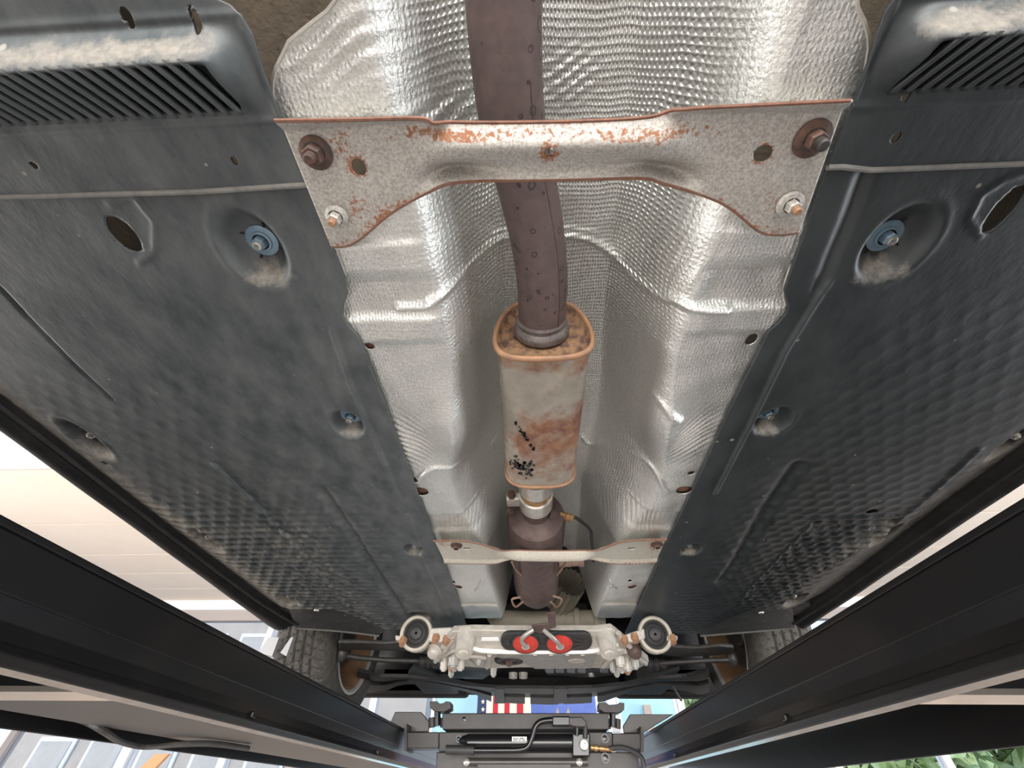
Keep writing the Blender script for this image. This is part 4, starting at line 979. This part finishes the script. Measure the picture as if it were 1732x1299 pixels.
# ================================================================ LIFT RUNWAYS
def runway(side):
    L=side<0; s=-1 if L else 1; xi=-.484 if L else .405; xo=.927 if L else .90; wd=xo-abs(xi)
    t=thing('lift_runway','glossy black drive-on lift runway on the left' if L else 'glossy black drive-on lift runway on the right','car lift')
    ya,yb=-1.2,3.9
    X=lambda v: xi+s*v
    def ext(poly,name,mt,y0=ya,y1=yb,bevel=.002):
        a=[np.array([X(u),y0,z]) for u,z in poly]; b=[np.array([X(u),y1,z]) for u,z in poly]; return MB().hexa(a,b).go(name,mt,t,smooth=False,bevel=bevel)
    ext([(0,.180),(wd,.180),(wd,.172),(0,.172)],'deck_plate',m_lift)
    ext([(.0,.172),(.008,.172),(.008,.128),(.0,.128)],'web_plate',m_lift)
    ext([(0,.129),(.006,.129),(.006,.108),(.002,.108)],'side_beam',m_lift,bevel=.001)
    ext([(.002,.112),(.010,.112),(.004,.092),(-.004,.095)],'jack_rail',m_lift,bevel=.001)
    ext([(-.004,.097),(.004,.097),(.010,.078),(-.002,.080),(-.009,.088)],'rail_flange',m_lift,bevel=.002)
    ext([(-.001,.0800),(.0065,.0765),(.0075,.0795),(.000,.083)],'polished_edge',m_track,bevel=0)
    ext([(.0065,.0768),(.016,.080),(.016,.084),(.0065,.080)],'inner_flange',m_lift,bevel=0)
    ext([(wd-.008,.172),(wd,.172),(wd,.078),(wd-.008,.078)],'outer_web',m_lift)
    if L: ext([(.012,.098),(.34,.090),(.345,.094),(.012,.102)],'underside_plate',m_liftp,y0=.675)
    ext([(.10,.160),(.34,.160),(.34,.171),(.10,.171)],'deck_rib',m_lift)
    for y in (.60,):
        a=MB().box(*sorted((X(.012),X(wd-.008))),y,y+.065,.088,.094).go('cross_strap',m_track,t,smooth=False)
        MB().box(*sorted((X(.012),X(wd-.008))),y+.060,y+.068,.094,.172).go('cross_stiffener',m_lift,t,smooth=False)
    # small welded lugs on the inner rail
    for y in (.86,1.62): MB().box(*sorted((X(-.010),X(-.001))),y,y+.014,.092,.101).go('rail_stop',m_lift,t,smooth=False,bevel=.002)
    if L:
        pts=[P(120,1212,z=.10),P(150,1222,z=.095),P(175,1236,z=.085),P(205,1254,z=.078),P(245,1263,z=.076),P(300,1259,z=.080),P(360,1258,z=.085),P(420,1266,z=.085)]
        h=thing('hydraulic_hose','thin black hydraulic hose sagging beneath the left runway','hose')
        MB().tube(smooth_path(pts,6),.0055,8).go('hose',m_arm,h)
    # light grey ramp stop by the tyre
    if L:
        q=thing('wheel_stop','two light grey steel stop plates on the left runway behind the tyre','wheel stop')
        for x0,x1,d in ((440,472,1.62),(478,496,1.60)):
            o=MB(); o.pp([(x0+14,1078),(x1,1078),(x1-12,1110),(x0-4,1104)],d,.02)
            o.go('stop_plate',mat('stop_grey%d'%x0,(.42,.42,.42),rough=.5),q,smooth=False)
        MB().box(-.93,-.80,1.60,1.66,.180,.24).go('stop_base',m_lift,q,smooth=False)
    return t
runway(-1); runway(1)
# ================================================================ ROLLING JACK
jk=thing('rolling_jack','brown-black rolling bridge jack spanning between the two lift runways','jack')
D=1.90
MB().pb(748,1206,1030,1234,D,.09).go('top_beam',m_jack,jk,smooth=False,bevel=.003)
MB().pb(742,1238,1036,1272,D+.02,.10).go('lower_beam',m_jack,jk,smooth=False,bevel=.003)
MB().pb(684,1238,742,1266,D+.01,.09).go('end_arm',m_jack,jk,smooth=False,bevel=.003)
MB().pb(1036,1240,1086,1268,D+.01,.09).go('end_arm',m_jack,jk,smooth=False,bevel=.003)
MB().pb(738,1272,1080,1330,D-.02,.02).go('face_plate',m_jack,jk,smooth=False,bevel=.003)
MB().pp([(668,1204),(712,1204),(727,1222),(724,1238),(686,1238),(660,1222)],D+.07,.02).go('gusset_plate',m_liftu,jk,smooth=False,bevel=.002)
MB().pp([(1066,1208),(1140,1208),(1110,1226),(1088,1240),(1056,1240),(1054,1228)],D+.07,.02).go('gusset_plate',m_liftu,jk,smooth=False,bevel=.002)
MB().pb(684,1224,688,1270,D-.005,.11).go('end_flange',m_jack,jk,smooth=False); MB().pb(1084,1228,1089,1272,D-.005,.11).go('end_flange',m_jack,jk,smooth=False)
def post(x0,x1,y0,y1,cx):
    MB().pp([(x0,y0),(x0+12,y0),(x0+17,y0+4),(x1-12,y0+3),(x1-8,y0),(x1,y0+1),(x1,y0+12),(x1-9,y0+17),(x0+10,y0+17),(x0,y0+11)],D+.0,.07).go('lifting_pad',m_jack,jk,smooth=False,bevel=.0008)
    a=P(cx,y0+15,d=D+.035); b=P(cx,y1,d=D+.035)
    MB().tube([a,b],.0115,16).go('lifting_screw',m_jackb,jk)
    c=P(cx-9,y1-12,d=D+.035); MB().tube([P(cx-9,y1-14,d=D+.04),P(cx-9,y1+2,d=D+.04)],.013,14).go('screw_collar',m_jack,jk)
    MB().tube([P(cx+9,y1-14,d=D+.04),P(cx+9,y1+2,d=D+.04)],.010,14).go('screw_collar',m_jack,jk)
post(727,762,1186,1228,740); post(1013,1056,1188,1230,1036)
for a,b,r in ((785,1217,.011),(776,1250,.009),(1023,1249,.012),(1024,1282,.013)):
    q=P(a,b,d=D if b<1235 else (D+.02 if b<1272 else D-.02)); MB().lathe(q,(0,-1,0),[(-.003,r*1.1),(.003,r*1.1),(.003,r*.75),(.007,r*.7),(.008,r*.3)],18,True).go('beam_bolt',m_jackb,jk)
# cylinder, handle, gauge
cylz=D-.03
MB().tube([P(792,1256,d=cylz),P(972,1256,d=cylz)],.0235,24).go('air_cylinder',m_jackb,jk)
MB().lathe(P(792,1256,d=cylz),(-1,0,0),[(0,.0235),(.02,.018),(.03,.010)],20,True).go('cylinder_cap',m_jackb,jk)
MB().pb(968,1240,998,1280,cylz-.03,.05).go('valve_block',m_jackb,jk,smooth=False,bevel=.004)
hd=smooth_path([P(a,b,d=cylz-.05) for a,b in ((800,1269),(850,1269),(880,1268),(893,1262),(900,1246),(905,1230),(914,1221),(930,1218),(945,1218))],6)
MB().tube(hd,.0085,14).go('bent_handle',m_jackb,jk)
MB().tube([P(754,1268,d=cylz-.05),P(802,1269,d=cylz-.05)],.0125,14).go('handle_grip',m_rub,jk)
MB().pb(934,1211,964,1228,cylz-.06,.03).go('lever_socket',m_jackb,jk,smooth=False,bevel=.004)
MB().pp([(962,1213),(984,1212),(993,1222),(990,1230),(972,1229),(962,1226)],cylz-.06,.02).go('lever_head',m_jack,jk,smooth=False,bevel=.003)
MB().tube([P(976,1228,d=cylz-.04),P(976,1244,d=cylz-.04)],.007,12).go('lever_stem',m_jackb,jk)
MB().tube([P(990,1228,d=cylz-.04),P(990,1248,d=cylz-.04)],.008,12).go('lever_stem',m_jack,jk)
lb=MB().pb(866,1246,891,1254,cylz-.026,.002).go('maker_label',m_white,jk,smooth=False)
for i,(x0,x1,y) in enumerate(((868,872,1248),(873,877,1248),(879,886,1248),(868,875,1251),(877,881,1251),(883,888,1251))):
    MB().pb(x0,y,x1,y+1.6,cylz-.0275,.001).go('print_mark',m_rub,lb,smooth=False)
g=P(988,1259,d=cylz-.045)
ga=MB().lathe(g,(0,-1,0.15),[(-.014,.010),(-.012,.0145),(.0,.0145),(.001,.013)],28,True).go('pressure_gauge',m_sil,jk)
MB().lathe(g+np.array([0,-.0015,0]),(0,-1,.15),[(0,.0001),(0,.0122)],28).go('gauge_face',m_white,ga)
MB().tube([g+np.array([0,-.003,0]),g+np.array([.006,-.003,.006])],.0007,5).go('gauge_needle',m_rub,ga)
MB().lathe(P(999,1264,d=cylz-.02),(1,0,-.08),[(0,.0065),(.012,.0065),(.013,.009),(.022,.009),(.023,.005),(.03,.005),(.031,.0075),(.045,.0075),(.046,.006),(.07,.006)],16,True).go('brass_fitting',m_brz,jk)
hs=thing('air_hose','black air hose curving from the brass fitting to the right runway','hose')
MB().tube(smooth_path([P(1030,1266,d=cylz-.02),P(1050,1264,d=cylz-.03),P(1070,1270,d=cylz-.04),P(1086,1283,d=cylz-.05),P(1090,1310,d=cylz-.05)],6),.007,10).go('hose',m_rub,hs)
MB().tube([P(788,1289,d=D-.05),P(994,1289,d=D-.05)],.0105,14).go('slide_bar',m_liftu,jk)
for x in (789,980): MB().lathe(P(x,1289,d=D-.064),(0,-1,0),[(-.01,.010),(.0,.010),(.004,.006),(.006,.003)],14,True).go('slide_bolt',m_sil,jk)
MB().pb(808,1293,965,1330,D-.06,.01).go('slide_plate',m_jack,jk,smooth=False)
# ================================================================ finalise hierarchy
bpy.context.view_layer.update()
for r in [o for o in bpy.data.objects if o.type=='EMPTY' and o.parent is None]:
    kids=[c for c in r.children]
    pts=[]
    for c in kids:
        for bb in c.bound_box: pts.append(np.array(bb)+np.array(c.location))
    if not pts: continue
    pts=np.array(pts); lo=pts.min(0); hi=pts.max(0); base=Vector(((lo[0]+hi[0])/2,(lo[1]+hi[1])/2,lo[2]))
    for c in kids:
        for gch in c.children: gch.location = gch.location-c.location
        c.location = c.location-base
    r.location = base
for o in bpy.data.objects:
    if '_c' in o: del o['_c']
